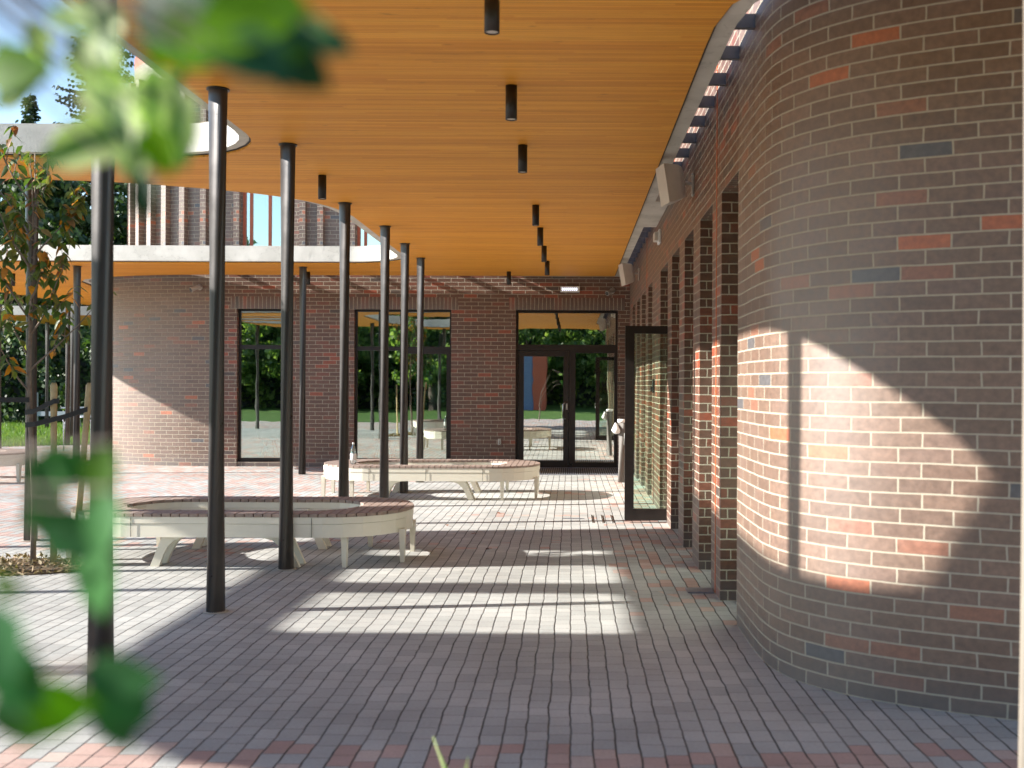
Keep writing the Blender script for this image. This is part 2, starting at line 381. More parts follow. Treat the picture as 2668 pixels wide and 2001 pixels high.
def parent_loc(p):
    v = Vector(p.location)
    while p.parent: p = p.parent; v = v + Vector(p.location)
    return v
def tag(o, label, cat, group=None):
    o['label'] = label; o['category'] = cat
    if group: o['group'] = group
    return o
def thing(name, label, cat, loc=(0, 0, 0), group=None):
    o = bpy.data.objects.new(name, None); COL.objects.link(o); o.location = loc; o.empty_display_size = .2
    return tag(o, label, cat, group)
def struct(name, mb, mat, kind='structure'):
    o = mb.build(name, mat); o['kind'] = kind; return o
def dup(root, loc, label=None, rotz=None):
    r = root.copy(); COL.objects.link(r); r.location = loc
    if label: r['label'] = label
    if rotz is not None: r.rotation_euler = (0, 0, rotz)
    for ch in list(root.children):
        c = ch.copy(); COL.objects.link(c); c.parent = r
        for g in ch.children:
            d = g.copy(); COL.objects.link(d); d.parent = c
    return r
def catmull(pts, k=8):
    out = []
    n = len(pts)
    for i in range(n - 1):
        p0, p1, p2, p3 = [Vector(pts[max(0, min(n - 1, j))]) for j in (i - 1, i, i + 1, i + 2)]
        for t in range(k):
            t /= k
            out.append(.5 * ((2 * p1) + (p2 - p0) * t + (2 * p0 - 5 * p1 + 4 * p2 - p3) * t * t + (3 * p1 - p0 - 3 * p2 + p3) * t ** 3))
    out.append(Vector(pts[-1])); return out
def round_poly(pts, seg=8):
    """pts: (x, y, r) -> list of 2D points with rounded corners"""
    out = []; n = len(pts)
    for i in range(n):
        p = Vector(pts[i][:2]); r = pts[i][2]
        if r <= 0: out.append((p.x, p.y)); continue
        a = Vector(pts[i - 1][:2]); b = Vector(pts[(i + 1) % n][:2])
        u = (a - p).normalized(); v = (b - p).normalized()
        ang = u.angle(v); t = r / math.tan(ang / 2); t = min(t, (a - p).length * .49, (b - p).length * .49); rr = t * math.tan(ang / 2)
        c = p + (u + v).normalized() * (rr / math.sin(ang / 2))
        s0 = p + u * t - c; s1 = p + v * t - c
        a0 = math.atan2(s0.y, s0.x); a1 = math.atan2(s1.y, s1.x); d = (a1 - a0 + math.pi) % (2 * math.pi) - math.pi
        for k in range(seg + 1):
            th = a0 + d * k / seg; out.append((c.x + rr * math.cos(th), c.y + rr * math.sin(th)))
    return out
def offset_poly(pts, d):
    n = len(pts); out = []
    area = sum(pts[i][0] * pts[(i + 1) % n][1] - pts[(i + 1) % n][0] * pts[i][1] for i in range(n))
    s = 1 if area > 0 else -1
    for i in range(n):
        a, p, b = Vector(pts[i - 1]), Vector(pts[i]), Vector(pts[(i + 1) % n])
        u = (p - a); v = (b - p)
        if u.length < 1e-6 or v.length < 1e-6: continue
        u.normalize(); v.normalize()
        n1 = Vector((-u.y, u.x)) * s; n2 = Vector((-v.y, v.x)) * s; m = (n1 + n2)
        if m.length < .1: m = n1
        m.normalize(); k = d / max(.4, m.dot(n1)); out.append((p.x + m.x * k, p.y + m.y * k))
    return out
def slab(name, loops, z0, z1, mat, parent):
    cu = bpy.data.curves.new(name, 'CURVE'); cu.dimensions = '2D'; cu.fill_mode = 'BOTH'; cu.extrude = (z1 - z0) / 2
    for L in loops:
        sp = cu.splines.new('POLY'); sp.points.add(len(L) - 1); sp.use_cyclic_u = True
        for q, (x, y) in zip(sp.points, L): q.co = (x, y, 0, 1)
    t = bpy.data.objects.new('tmp', cu); COL.objects.link(t); bpy.context.view_layer.update()
    me = bpy.data.meshes.new_from_object(t.evaluated_get(bpy.context.evaluated_depsgraph_get()))
    bpy.data.objects.remove(t); me.transform(Matrix.Translation((0, 0, (z0 + z1) / 2))); me.materials.clear(); me.materials.append(mat); me.name = name
    o = bpy.data.objects.new(name, me); COL.objects.link(o); o.parent = parent
    me.transform(Matrix.Translation(-parent_loc(parent)))
    return o
def bx(name, mat, parent, *b, bevel=0):
    return MB().box(*b).build(name, mat, parent, bevel)

# ------------------------------------------------------------------ ground
struct('ground', MB().box(-900, 900, -900, 900, -.5, -.03), M['grass'])
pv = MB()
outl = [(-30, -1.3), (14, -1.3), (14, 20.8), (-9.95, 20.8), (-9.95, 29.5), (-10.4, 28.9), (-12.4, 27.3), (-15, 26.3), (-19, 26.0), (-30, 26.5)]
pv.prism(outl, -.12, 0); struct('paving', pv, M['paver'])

# ------------------------------------------------------------------ right wing (brick)
wing = thing('brick_wing', 'dark brick wing with tall piers and a bulging rounded corner along the right side', 'building', (3.5, 13, 0))
WP = catmull([(1.11, 7.07), (1.11, 6.5), (1.125, 6.1), (1.19, 5.82), (1.33, 5.58), (1.54, 5.38), (1.84, 5.20), (2.20, 5.03), (2.75, 4.79), (3.6, 4.45), (5.2, 3.9)], 7)
def curved_wall(path, z0, z1, th, u0=0.0, side=1):
    mb = MB(); n = len(path); nor = []
    for i in range(n):
        d = (path[min(i + 1, n - 1)] - path[max(0, i - 1)]).normalized(); nor.append(Vector((-d.y, d.x)) * side)
    inner = [p + q * th for p, q in zip(path, nor)]; u = [u0]
    for i in range(1, n): u.append(u[-1] + (path[i] - path[i - 1]).length)
    vs = []; uv = []; fs = []
    for i in range(n):
        for z in (z0, z1): vs.append((*path[i], z)); uv.append((u[i], z))
    for i in range(n - 1):
        q = (2 * i, 2 * i + 2, 2 * i + 3, 2 * i + 1); fs.append(q if side > 0 else q[::-1])
    mb.mesh(vs, fs, True, uv)
    for i in range(n - 1):
        a, b, c, d = path[i], path[i + 1], inner[i + 1], inner[i]
        mb.face([(*a, z1), (*b, z1), (*c, z1), (*d, z1)]); mb.face([(*c, z0), (*c, z1), (*d, z1), (*d, z0)])
        mb.face([(*d, z0), (*c, z0), (*b, z0), (*a, z0)])
    for a, d in ((path[0], inner[0]), (path[-1], inner[-1])):
        mb.face([(*a, z0), (*d, z0), (*d, z1), (*a, z1)], [(0, z0), (th, z0), (th, z1), (0, z1)])
    return mb
ZT = 7.6
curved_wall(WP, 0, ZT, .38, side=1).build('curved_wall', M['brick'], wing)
X0, X1 = 1.11, 1.49
LZ = 3.04
piers = [(7.857, 8.37), (9.17, 9.68), (10.43, 10.94), (11.76, 12.27), (13.28, 14.62), (15.4, 15.91), (16.8, 17.31), (18.06, 18.57), (19.36, 20.348)]
for i, (a_, b_) in enumerate(piers):
    bx('brick_pier', M['brick_far'], wing, X0, X1, a_, b_, 0, LZ)
lint = MB().box(X0, X1, 7.07, 20.348, LZ, ZT)
lint.build('upper_wall', M['brick_far'], wing)
edges = [7.07] + [v for p in piers for v in p]
for i in range(len(piers)):
    y0, y1 = edges[2 * i], edges[2 * i + 1]
    if abs(y0 - 12.27) < .01: continue
    w = MB()
    for (p, q, r, s_) in ((y0, y0 + .06, .08, LZ), (y1 - .06, y1, .08, LZ), (y0 + .06, y1 - .06, .08, .16), (y0 + .06, y1 - .06, LZ - .06, LZ), (y0 + .06, y1 - .06, 2.28, 2.35)): w.box(1.36, 1.42, p, q, r, s_)
    f_ = w.build('window', M['frame'], wing)
    bx('pane', M['glass'], f_, 1.385, 1.395, y0 + .05, y1 - .05, .1, LZ - .03)
    bx('sill', M['conc'], wing, X0 + .12, X1, y0 + .002, y1 - .002, 0, .078)
# door opening transom + inner dark room
f_ = MB().box(1.36, 1.42, 12.28, 13.27, 2.30, 2.38).box(1.36, 1.42, 12.28, 12.33, 0, LZ).box(1.36, 1.42, 13.22, 13.27, 0, LZ).build('window', M['frame'], wing)
bx('pane', M['glass'], f_, 1.385, 1.395, 12.33, 13.22, 2.38, LZ)
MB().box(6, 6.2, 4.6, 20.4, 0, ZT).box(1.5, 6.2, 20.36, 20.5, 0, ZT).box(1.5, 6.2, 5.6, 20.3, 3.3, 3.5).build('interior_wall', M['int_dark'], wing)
MB().box(1.5, 6, 5.8, 20.3, .01, .03).build('interior_floor', M['conc'], wing)
for yy, z0 in ((8.12, 0.0), (15.7, 3.04)):
    bx('expansion_joint', M['orange'], wing, X0 - .004, X0 + .01, yy - .010, yy + .010, z0 + .01, ZT - .01)
# upper storey windows with red frames above the canopy
for y0 in (6.5+.7, 8.9, 11.0, 13.1, 15.4, 17.6):
    fr = MB()
    for k in range(4): fr.box(X0 - .03, X0 + .02, y0 + k * .32, y0 + k * .32 + .05, 4.7, 6.6)
    fr.box(X0 - .03, X0 + .02, y0 + .05, y0 + .32, 4.7, 4.75).box(X0 - .03, X0 + .02, y0 + .37, y0 + .64, 4.7, 4.75).box(X0 - .03, X0 + .02, y0 + .69, y0 + .96, 4.7, 4.75)
    q = fr.build('upper_window', M['orframe'], wing)
    bx('pane', M['glass'], q, X0 - .012, X0 - .004, y0 + .05, y0 + .96, 4.75, 6.6)
    for k in (-.25, 1.12): bx('brick_fin', M['brick'], wing, X0 - .12, X0 - .001, y0 + k, y0 + k + .11, 4.2, ZT - .05)
MB().box(1.0, 6.2, 7.1, 20.4, ZT, ZT + .15).build('coping', M['white_conc'], wing)
# open glazed door leaf
dl = MB(); DX0, DX1, DY = .62, 1.40, 12.31
for b in ((DX0, DX0 + .105, .03, 2.29), (DX1 - .105, DX1, .03, 2.29), (DX0 + .105, DX1 - .105, .03, .16), (DX0 + .105, DX1 - .105, 2.20, 2.29)):
    dl.box(b[0], b[1], DY - .03, DY + .03, b[2], b[3])

door = dl.build('door', M['frame'], wing)
bx('pane', M['clear'], door, DX0 + .10, DX1 - .10, DY - .006, DY + .006, .155, 2.205)
MB().tube([(DX0 - .004, DY, .9), (DX0 - .004, DY, 1.04)], .008, 8).build('latch', M['stainless'], door)

# ------------------------------------------------------------------ far building
far = thing('brick_building', 'two storey brown brick building with glazed ground floor and finned upper storey closing the view', 'building', (-4, 24, 0))
FY, FB = 20.35, 20.73
ops = [(-6.46, -5.45), (-4.20, -2.33), (-1.085, .885)]
w = MB(); xs = [-6.9] + [v for o_ in ops for v in o_] + [1.49]
for i in range(0, len(xs), 2): w.box(xs[i], xs[i + 1], FY, FB, 0, 3.04)
for o_ in ops[:2]: w.box(o_[0], o_[1], FY + .02, FB, 0, .09)
w.box(-6.9, 1.49, FY, FB, 3.04, 4.1)
w.build('front_wall', M['brick_far'], far)
for o_ in ops:
    sc = MB(); a_, b_ = o_[0] - .13, o_[1] + .13
    sc.face([(a_, FY - .004, 3.04), (b_, FY - .004, 3.04), (b_, FY - .004, 3.28), (a_, FY - .004, 3.28)], [(a_, .005), (b_, .005), (b_, .245), (a_, .245)])
    sc.face([(a_, FY - .004, 3.04), (a_, FY + .1, 3.04), (b_, FY + .1, 3.04), (b_, FY - .004, 3.04)]); 
    sc.build('soldier_course', M['soldier'], far)
FP = catmull([(-6.9, 20.35), (-7.6, 20.42), (-8.35, 20.60), (-9.0, 20.88), (-9.5, 21.28), (-9.8, 21.8), (-9.95, 22.5), (-9.95, 24.5), (-9.95, 34)], 6)
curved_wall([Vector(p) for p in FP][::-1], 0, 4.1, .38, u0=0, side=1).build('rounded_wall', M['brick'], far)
def frame(name, x0, x1, z0, z1, bars, parent, t=.04, y=FY + .10, d=.07, bt=.07):
    m = MB(); m.box(x0, x0 + t, y, y + d, z0, z1).box(x1 - t, x1, y, y + d, z0, z1).box(x0 + t, x1 - t, y, y + d, z0, z0 + bt).box(x0 + t, x1 - t, y, y + d, z1 - t, z1)
    for b in bars: m.box(b[0], b[1], y - .002, y + d + .002, b[2], b[3])
    return m.build(name, M['frame'], parent)
def pane(x0, x1, z0, z1, parent, mat='glass', y=FY + .13, tilt=0, rot=0):
    o = MB().box(x0, x1, y, y + .01, z0, z1).build('pane', M[mat], parent)
    o.rotation_euler = (0, 0, 0); 
    if tilt or rot:
        c = Vector(((x0 + x1) / 2, y, (z0 + z1) / 2)) - parent_loc(parent)
        o.data.transform(Matrix.Translation(c) @ Matrix.Rotation(R(rot), 4, 'Z') @ Matrix.Rotation(R(tilt), 4, 'X') @ Matrix.Translation(-c))
    return o
f1 = frame('window', -6.46, -5.45, .09, 3.04, [(-6.42, -5.49, 2.27, 2.35)], far)
pane(-6.42, -5.49, .16, 2.27, f1, tilt=.12); pane(-6.42, -5.49, 2.35, 3.0, f1, tilt=-.1)
f2 = frame('window', -4.20, -2.33, .09, 3.04, [(-4.16, -3.33, 2.25, 2.33), (-3.27, -2.37, 2.19, 2.33), (-3.33, -3.27, .10, 3.0), (-3.27, -3.19, .16, 2.19), (-2.43, -2.37, .16, 2.19)], far)
pane(-4.16, -3.33, .16, 2.25, f2, tilt=.1); pane(-3.19, -2.43, .16, 2.19, f2, tilt=.2, rot=.3); pane(-4.16, -3.33, 2.33, 3.0, f2); pane(-3.27, -2.37, 2.33, 3.0, f2, tilt=-.15)
f3 = frame('door_frame', -1.085, .885, .0, 3.04, [(-1.04, .84, 2.26, 2.38), (-.06, .02, .07, 2.26)], far, t=.045, bt=.05)
pane(-1.04, .84, 2.38, 2.99, f3, 'doorglass', tilt=-.1); pane(.07, .82, .10, 2.22, f3, 'doorglass', tilt=.25, rot=-.1)
MB().box(.02, .07, FY + .1, FY + .17, .05, 2.26).box(.82, .84, FY + .1, FY + .17, .05, 2.26).box(.07, .82, FY + .1, FY + .17, .05, .10).box(.07, .82, FY + .1, FY + .17, 2.22, 2.26).build('side_light_frame', M['frame'], far)
lf = MB().box(-1.035, -.93, FY + .085, FY + .155, .02, 2.255).box(-.165, -.065, FY + .085, FY + .155, .02, 2.255).box(-.93, -.165, FY + .085, FY + .155, .02, .13).box(-.93, -.165, FY + .085, FY + .155, 2.15, 2.255).build('door', M['frame'], far)
pane(-.93, -.165, .13, 2.15, lf, 'doorglass', tilt=.3, rot=.2, y=FY + .115)
MB().tube([(-.13, FY + .085, .94), (-.13, FY + .02, .94), (-.17, FY + .0, .97), (-.17, FY, 1.22), (-.13, FY + .02, 1.26), (-.13, FY + .085, 1.26)], .013, 10).build('handle', M['stainless'], lf)
bx('lock_plate', M['stainless'], lf, -.115, -.08, FY + .078, FY + .085, 1.12, 1.24)
# upper storey
UY = 20.9
u = MB(); uw = [(-6.54, -5.58), (-4.27, -3.31), (-1.9, -.94)]; xs = [-6.9] + [v for o_ in uw for v in o_] + [1.49]
for i in range(0, len(xs), 2): u.box(xs[i], xs[i + 1], UY, UY + .35, 3.9, 6.9)
u.box(-6.9, 1.49, UY, UY + .35, 6.9, 8.1)
for o_ in uw: u.box(o_[0], o_[1], UY + .01, UY + .35, 3.9, 4.02)
u.build('upper_wall', M['brick'], far)
UP = catmull([(-6.9, 20.9), (-7.5, 20.95), (-8.1, 21.12), (-8.6, 21.38), (-9.0, 21.75), (-9.25, 22.3), (-9.33, 23), (-9.33, 25), (-9.33, 34)], 6)
curved_wall([Vector(p) for p in UP][::-1], 3.9, 8.1, .35, side=1).build('rounded_upper_wall', M['brick'], far)
for o_ in uw:
    fr = MB()
    for k in (0, .13, .50, .88): fr.box(o_[0] + k, o_[0] + k + .055, UY + .06, UY + .13, 4.02, 6.9)
    fr.box(o_[0] + .055, o_[0] + .96, UY + .07, UY + .12, 4.02, 4.06)
    q = fr.build('upper_window', M['orframe'], far); pane(o_[0] + .05, o_[1] - .02, 4.06, 6.9, q, y=UY + .09)
def fin(px, py, ang, z0=3.9, z1=7.75, w_=.115, d_=.13):
    m = MB().box(-w_ / 2, w_ / 2, -d_, .02, z0, z1); 
    rot = Matrix.Rotation(ang, 4, 'Z'); m.v = [tuple(Matrix.Translation((px, py, 0)) @ rot @ Vector(v)) for v in m.v]
    m.build('brick_fin', M['brick'], far)
for x in (-6.62, -5.32, -4.97, -4.34, -3.15, -2.8, -2.45, -2.1, -.75, -.4, -.05, .3): fin(x, UY, 0)
acc = 0; last = UP[0]
for i in range(1, len(UP)):
    acc += (UP[i] - UP[i - 1]).length
    if acc > .36:
        d = (UP[i] - UP[i - 1]).normalized(); fin(UP[i].x, UP[i].y, math.atan2(-d.y, -d.x)); acc = 0
cp = [Vector(p) for p in UP]; curved_wall([p + Vector((-.0, -.0)) for p in cp][::-1], 8.1, 8.35, .35, side=1).build('rounded_coping', M['orframe'], far)
bx('coping', M['orframe'], far, -6.9, 1.49, UY - .05, UY + .4, 8.1, 8.35)
# room behind the glass
MB().box(-9.0, 1.5, 26, 26.2, 0, 3.4).build('interior_wall', M['int_wall'], far)
MB().box(-9.3, 1.49, 23, 34, 3.42, 3.6).box(-6.9, 1.49, 20.74, 23, 3.42, 3.6).build('ceiling', M['white'], far)
MB().box(-6.9, 1.49, 20.74, 34, .002, .02).build('interior_floor', M['conc'], far)
bx('partition', M['int_dark'], far, 1.6, 1.8, 20.74, 26, 0, 3.4); bx('partition', M['int_dark'], far, -1.75, -1.65, 20.74, 26, 0, 3.4)
MB().box(-8.0, -3.4, 21.95, 22.5, .02, 1.02).build('counter', M['int_wall'], far)
MB().box(-8.6, -3.4, 25.3, 25.9, 1.0, 2.1).build('dark_cupboards', M['int_dark'], far)
for k, (x_, z_) in enumerate(((-3.05, 1.75), (-2.75, 1.45), (-2.72, 2.0), (-3.1, 1.35))):
    bx('poster', M['paper'], far, x_, x_ + .27, 20.62, 20.63, z_ - .2, z_ + .12)
ch = thing('interior_chair', 'brown shell chair on thin legs behind the left-hand window', 'chair', (-6.15, 21.5, .02), 'chairs behind the ground floor windows')
cs = MB(); cs.lathe(-6.15, 21.5, [(.02, .46), (.16, .45), (.22, .49), (.24, .62), (.25, .82), (.235, .82), (.225, .62), (.2, .51), (.02, .48)], 16)
cs.build('shell', M['chairshell'], ch)
for k in range(4):
    a_ = k * math.pi / 2 + .78
    MB().tube([(-6.15 + .1 * math.cos(a_), 21.5 + .1 * math.sin(a_), .46), (-6.15 + .24 * math.cos(a_), 21.5 + .24 * math.sin(a_), .02)], .011, 8).build('leg', M['stake'], ch)
for x_, l_ in ((-5.72, 'brown shell chair by the right edge of the left-hand window'), (-3.85, 'brown shell chair seen low in the middle window'), (-3.5, 'brown shell chair beside the mullion of the middle window')): dup(ch, (x_, 21.55, .02), l_)

# ------------------------------------------------------------------ canopy
can = thing('canopy', 'sweeping concrete canopy lined with orange timber boards over the courtyard walk', 'canopy', (-4, 12, 3.67))
out = [(.94, 13.95), (1.106, 13.95), (1.106, 12.0), (.94, 12.0), (.94, 6.5), (.945, 6.1), (.99, 5.76), (1.12, 5.50), (1.36, 5.27), (1.74, 5.05), (2.3, 4.80), (3.2, 4.42), (5, 3.75), (5, 3.0),
       (-9.0, 3.15), (-9.9, 3.4), (-10.5, 3.9), (-10.8, 4.6), (-10.9, 5.4), (-10.9, 9.6), (-10.75, 10.1), (-10.3, 10.4), (-9.3, 10.5), (-7.5, 10.68)]
out += [(p.x, p.y) for p in catmull([(-5.6, 10.85), (-4.77, 10.98), (-3.94, 11.33), (-3.33, 11.75), (-2.97, 12.3), (-2.84, 13.0)], 5)]
out += round_poly([(-9, 15, 0), (-2.84, 14, 0), (-2.84, 18.0, .95), (-9, 18.0, 0)])[2:-1]
out += [(-12.4, 18.0), (-13.1, 18.25), (-13.45, 18.8), (-13.5, 19.6), (-13.2, 24), (-12.9, 30), (-10.12, 30), (-10.12, 22.5), (-9.96, 21.72), (-9.62, 21.14), (-9.06, 20.71), (-8.38, 20.42), (-7.6, 20.24), (-6.9, 20.18), (-1.0, 20.18), (-1.0, 20.346), (.94, 20.346)]
holeA = round_poly([(-6.28, 4.27, .75), (-2.80, 4.33, 1.15), (-2.80, 9.57, .85), (-6.28, 9.57, .85)])
sun_band_slots = [round_poly([(-10.68, a_, .15), (-7.82, a_, .15), (-7.82, b_, .15), (-10.68, b_, .15)], 4) for a_, b_ in ((5.66, 7.02), (7.38, 8.28), (8.72, 9.12))]  # invented slots out of view, shaped to cast the sun bands on the paving
slab('concrete_slab', [out, holeA] + sun_band_slots, 3.69, 3.95, M['white_conc'], can)
sout = [(.94, 20.18)] + out[4:-3]
slab('timber_soffit', [offset_poly(sout, .135), offset_poly(holeA, -.10)] + [offset_poly(q, -.08) for q in sun_band_slots], 3.665, 3.70, M['wood'], can)
slab('shadow_gap_strip', [offset_poly(sout, .118), offset_poly(holeA, -.085)] + [offset_poly(q, -.07) for q in sun_band_slots], 3.682, 3.694, M['black'], can)  # black sheet stands in for the shade around the soffit edge
def bracket(p, q):   # steel channel from slab edge to wall
    p, q = Vector(p), Vector(q); d = (q - p); L = d.length; d.normalize(); mid = (p + q) / 2
    base = Matrix.Translation((mid.x, mid.y, 0)) @ Matrix.Rotation(math.atan2(d.y, d.x), 4, 'Z')
    m = MB(); m.obox(base @ Matrix.Translation((0, 0, 3.83)), L, .008, .085)
    for z in (3.791, 3.869): m.obox(base @ Matrix.Translation((0, .02, z)), L, .04, .006)
    m.build('steel_bracket', M['beam'], can)
y = 6.45
while y < 20.1:
    if not 11.8 < y < 14.1: bracket((.93, y), (1.112, y))
    y += .61
bracket((1.03, 5.68), (1.2, 5.81)); bracket((1.5, 5.17), (1.6, 5.32))
x = -1.5
while x > -7: bracket((x, 20.17), (x, 20.36)); x -= .86

# ------------------------------------------------------------------ columns
def column(x, y, label, r=.065):
    t = thing('steel_column', label, 'column', (x, y, 0), 'slender round columns carrying the canopy')
    MB().cyl(x, y, 0, 3.664, r, 32).build('shaft', M['steel'], t)
    MB().cyl(x, y, 3.656, 3.6645, r + .014, 32).build('top_plate', M['steel'], t)
    MB().cyl(x, y, .0005, .006, r + .022, 32).build('base_collar', M['conc'], t)
    return t
column(-2.36, 5.30, 'dark round column nearest the viewer, half covered by blurred leaves')
column(-2.49, 7.40, 'dark round column in front of the nearer oval bench')
column(-2.46, 9.11, 'dark round column standing at the right foot of the nearer oval bench')
column(-2.60, 12.05, 'dark round column with its foot hidden behind the nearer bench end')
column(-2.45, 13.8, 'dark round column crossing the left pane of the middle window')
column(-2.46, 15.5, 'dark round column through the opening of the farther oval bench')
column(-2.48, 17.25, 'dark round column last in the row before the glazed facade')
column(-4.76, 18.65, 'dark round column standing alone before the wall between the two windows')
column(-5.48, 10.7, 'dark round column behind the staked young tree')
column(-8.75, 18.65, 'slim dark column behind the timber tree stakes')
column(-13.9, 25.6, 'thin dark column cut off by the left edge of the picture')
column(-14.2, 30, 'thin dark column just left of the stakes on the lawn edge')
column(-17.9, 36, 'thinnest distant column in front of the dark hedge')
for x_, y_ in ((-10.75, 4.9), (-10.75, 7.2), (-10.75, 9.6), (-6.75, 5.3), (-6.75, 8.6), (-6.75, 10.1), (2.5, 3.6), (-4.5, 3.75), (-12.9, 27)): column(x_, y_, 'dark round column of the canopy outside the picture')
# distant canopy part seen on the left
c2 = thing('far_canopy', 'low white edged canopy far behind the young tree', 'canopy', (-17, 34, 3.67))
o2 = round_poly([(-18.6, 32.6, .8), (-9.8, 32.6, 0), (-9.8, 38, 0), (-18.6, 38, 1.5)])
slab('concrete_slab', [o2], 3.69, 3.97, M['white_conc'], c2); slab('timber_soffit', [offset_poly(o2, .12)], 3.66, 3.69, M['wood'], c2)

# ------------------------------------------------------------------ downlights
def downlight(x, y, label):
    t = thing('downlight', label, 'ceiling lamp', (x, y, 3.664), 'black tube lamps on the timber soffit')
    MB().lathe(x, y, [(.0, 3.6638), (.04, 3.6638), (.04, 3.43), (.034, 3.43), (.034, 3.45), (0, 3.455)], 28).build('housing', M['downl'], t)
    MB().cyl(x, y, 3.436, 3.442, .033, 24).build('lens', M['wplast'], t)
for x, y, l in ((-.424, 5.49, 'largest black tube lamp cut by the top edge of the picture'), (-.427, 7.29, 'second black tube lamp of the long row counted from the viewer'), (-.433, 9.10, 'third black tube lamp of the long row, right of the ceiling middle'),
                (-.424, 12.13, 'fourth black tube lamp of the long row, after the wide gap'), (-.424, 13.87, 'fifth black tube lamp of the row, overlapping the fourth'), (-.422, 15.7, 'sixth black tube lamp, touching the next one in view'), (-.42, 17.6, 'farthest black tube lamp of the long row'),
                (-1.16, 19.28, 'small black tube lamp close to the wall above the middle wall pier'), (-2.48, 10.45, 'single black tube lamp between the second and third columns'), (-4.87, 19.45, 'small black tube lamp beside the lone column by the wall'),
                (-10.6, 20.0, 'small dark tube lamp on the soffit at far left'), (-10.6, 21.6, 'small dark tube lamp on the soffit behind the young tree')): downlight(x, y, l)

# ------------------------------------------------------------------ benches
def make_bench(cx, cy, label, group='oval ring benches'):
    t = thing('oval_bench', label, 'bench', (cx, cy, 0), group)
    T = lambda pts: [(cx + x, cy + y) for x, y in pts]
    outer = round_poly([(-1.55, -.72, .68), (1.55, -.72, .68), (1.55, .72, .68), (-1.55, .72, .68)], 6)
    inner = round_poly([(-1.08, -.44, .42), (1.08, -.44, .42), (1.08, .44, .42), (-1.08, .44, .42)], 6)
    def yext(poly, x):
        ys = []
        for i in range(len(poly)):
            a, b = poly[i], poly[(i + 1) % len(poly)]
            if (a[0] - x) * (b[0] - x) < 0: ys.append(a[1] + (b[1] - a[1]) * (x - a[0]) / (b[0] - a[0]))
        return max(ys) if ys else 0
    seat = MB(); x = -1.55; p = .0795
    while x < 1.54:
        a, b = x + .0045, min(x + p - .0045, 1.549); oa, ob = yext(outer, a + 1e-4), yext(outer, b - 1e-4)
        if oa < .05: oa = .2
        if ob < .05: ob = .2
        ia, ib = yext(inner, a), yext(inner, b); z1 = .475 + random.uniform(-.0012, .0012)
        if ia > 0 or ib > 0:
            if ia == 0: ia = max(.02, ib * .55)
            if ib == 0: ib = max(.02, ia * .55)
            for s in (1, -1):
                q = [(a, s * ia), (b, s * ib), (b, s * ob), (a, s * oa)]
                if s < 0: q = q[::-1]
                seat.prism(T(q), .447, z1)
        else: seat.prism(T([(a, -oa), (b, -ob), (b, ob), (a, oa)]), .447, z1)
        x += p
    seat.build('seat', M['slat'], t)
    def band(poly, d0, d1, z0, z1, mb):
        P0, P1 = offset_poly(poly, d0), offset_poly(poly, d1); n = len(P0)
        for i in range(n):
            a, b, c, d = P0[i], P0[(i + 1) % n], P1[(i + 1) % n], P1[i]
            a, b, c, d = T([a, b, c, d])
            mb.face([(*a, z0), (*b, z0), (*b, z1), (*a, z1)]); mb.face([(*c, z0), (*d, z0), (*d, z1), (*c, z1)])
            mb.face([(*a, z1), (*b, z1), (*c, z1), (*d, z1)]); mb.face([(*b, z0), (*a, z0), (*d, z0), (*c, z0)])
    b = MB(); band(outer, .012, .04, .27, .386, b); band(outer, .006, .04, .389, .4455, b)
    band(inner, -.012, -.04, .27, .386, b); band(inner, -.006, -.04, .389, .4455, b); band(outer, .04, .236, .40, .405, b)
    b.build('body', M['cream'], t)
    for sx in (-.78, 0, .78):
        for yy in (-.7165, .7165): MB().box(cx + sx - .002, cx + sx + .002, cy + yy - .0015, cy + yy + .0015, .275, .44).build('panel_seam', M['downl'], t)
    prof = [(.20, .268), (.34, .262), (.43, .235), (.49, .18), (.535, .10), (.575, 0), (.655, 0), (.56, .21), (.47, .388), (.36, .388)]
    for sx in (-1, 1):
        for yy in (-.655, -.415, .415, .655):
            lean = -.06 if yy < -.5 else .06 if yy > .5 else 0
            vs = []; n = len(prof)
            for th in (-.022, .022):
                vs += [(cx + sx * u_, cy + yy + lean * (1 - v_ / .39) * -1 + th, v_) for u_, v_ in prof]
            m = MB(); m.mesh(vs, [tuple(range(n)), tuple(range(2 * n - 1, n - 1, -1))] + [(i, (i + 1) % n, n + (i + 1) % n, n + i) for i in range(n)])
            m.build('leg', M['cream'], t)
        for ux, uy in ((1.04, .31), (1.50, .30)):
            for sy in (-1, 1):
                m = MB(); x0, y0 = cx + sx * ux, cy + sy * uy * (1.9 if ux < 1.2 else 1)
                vs = [(x0 + sx * 0 + dx * w_, y0 + dy * w_ * 1.6, z) for z, w_ in ((0, .018), (.30, .027)) for dx, dy in ((-1, -1), (1, -1), (1, 1), (-1, 1))]
                m.mesh(vs, [(3, 2, 1, 0), (4, 5, 6, 7)] + [(i, (i + 1) % 4, 4 + (i + 1) % 4, 4 + i) for i in range(4)])
                m.build('leg', M['cream'], t)
    return t
make_bench(-3.02, 9.82, 'cream oval ring bench with dark timber slats, nearest, behind the two front columns')
make_bench(-2.0, 15.2, 'cream oval ring bench with a plastic bottle on it, before the glazed facade')
make_bench(-10.35, 17.2, 'cream oval bench of which only one end shows at the left edge')
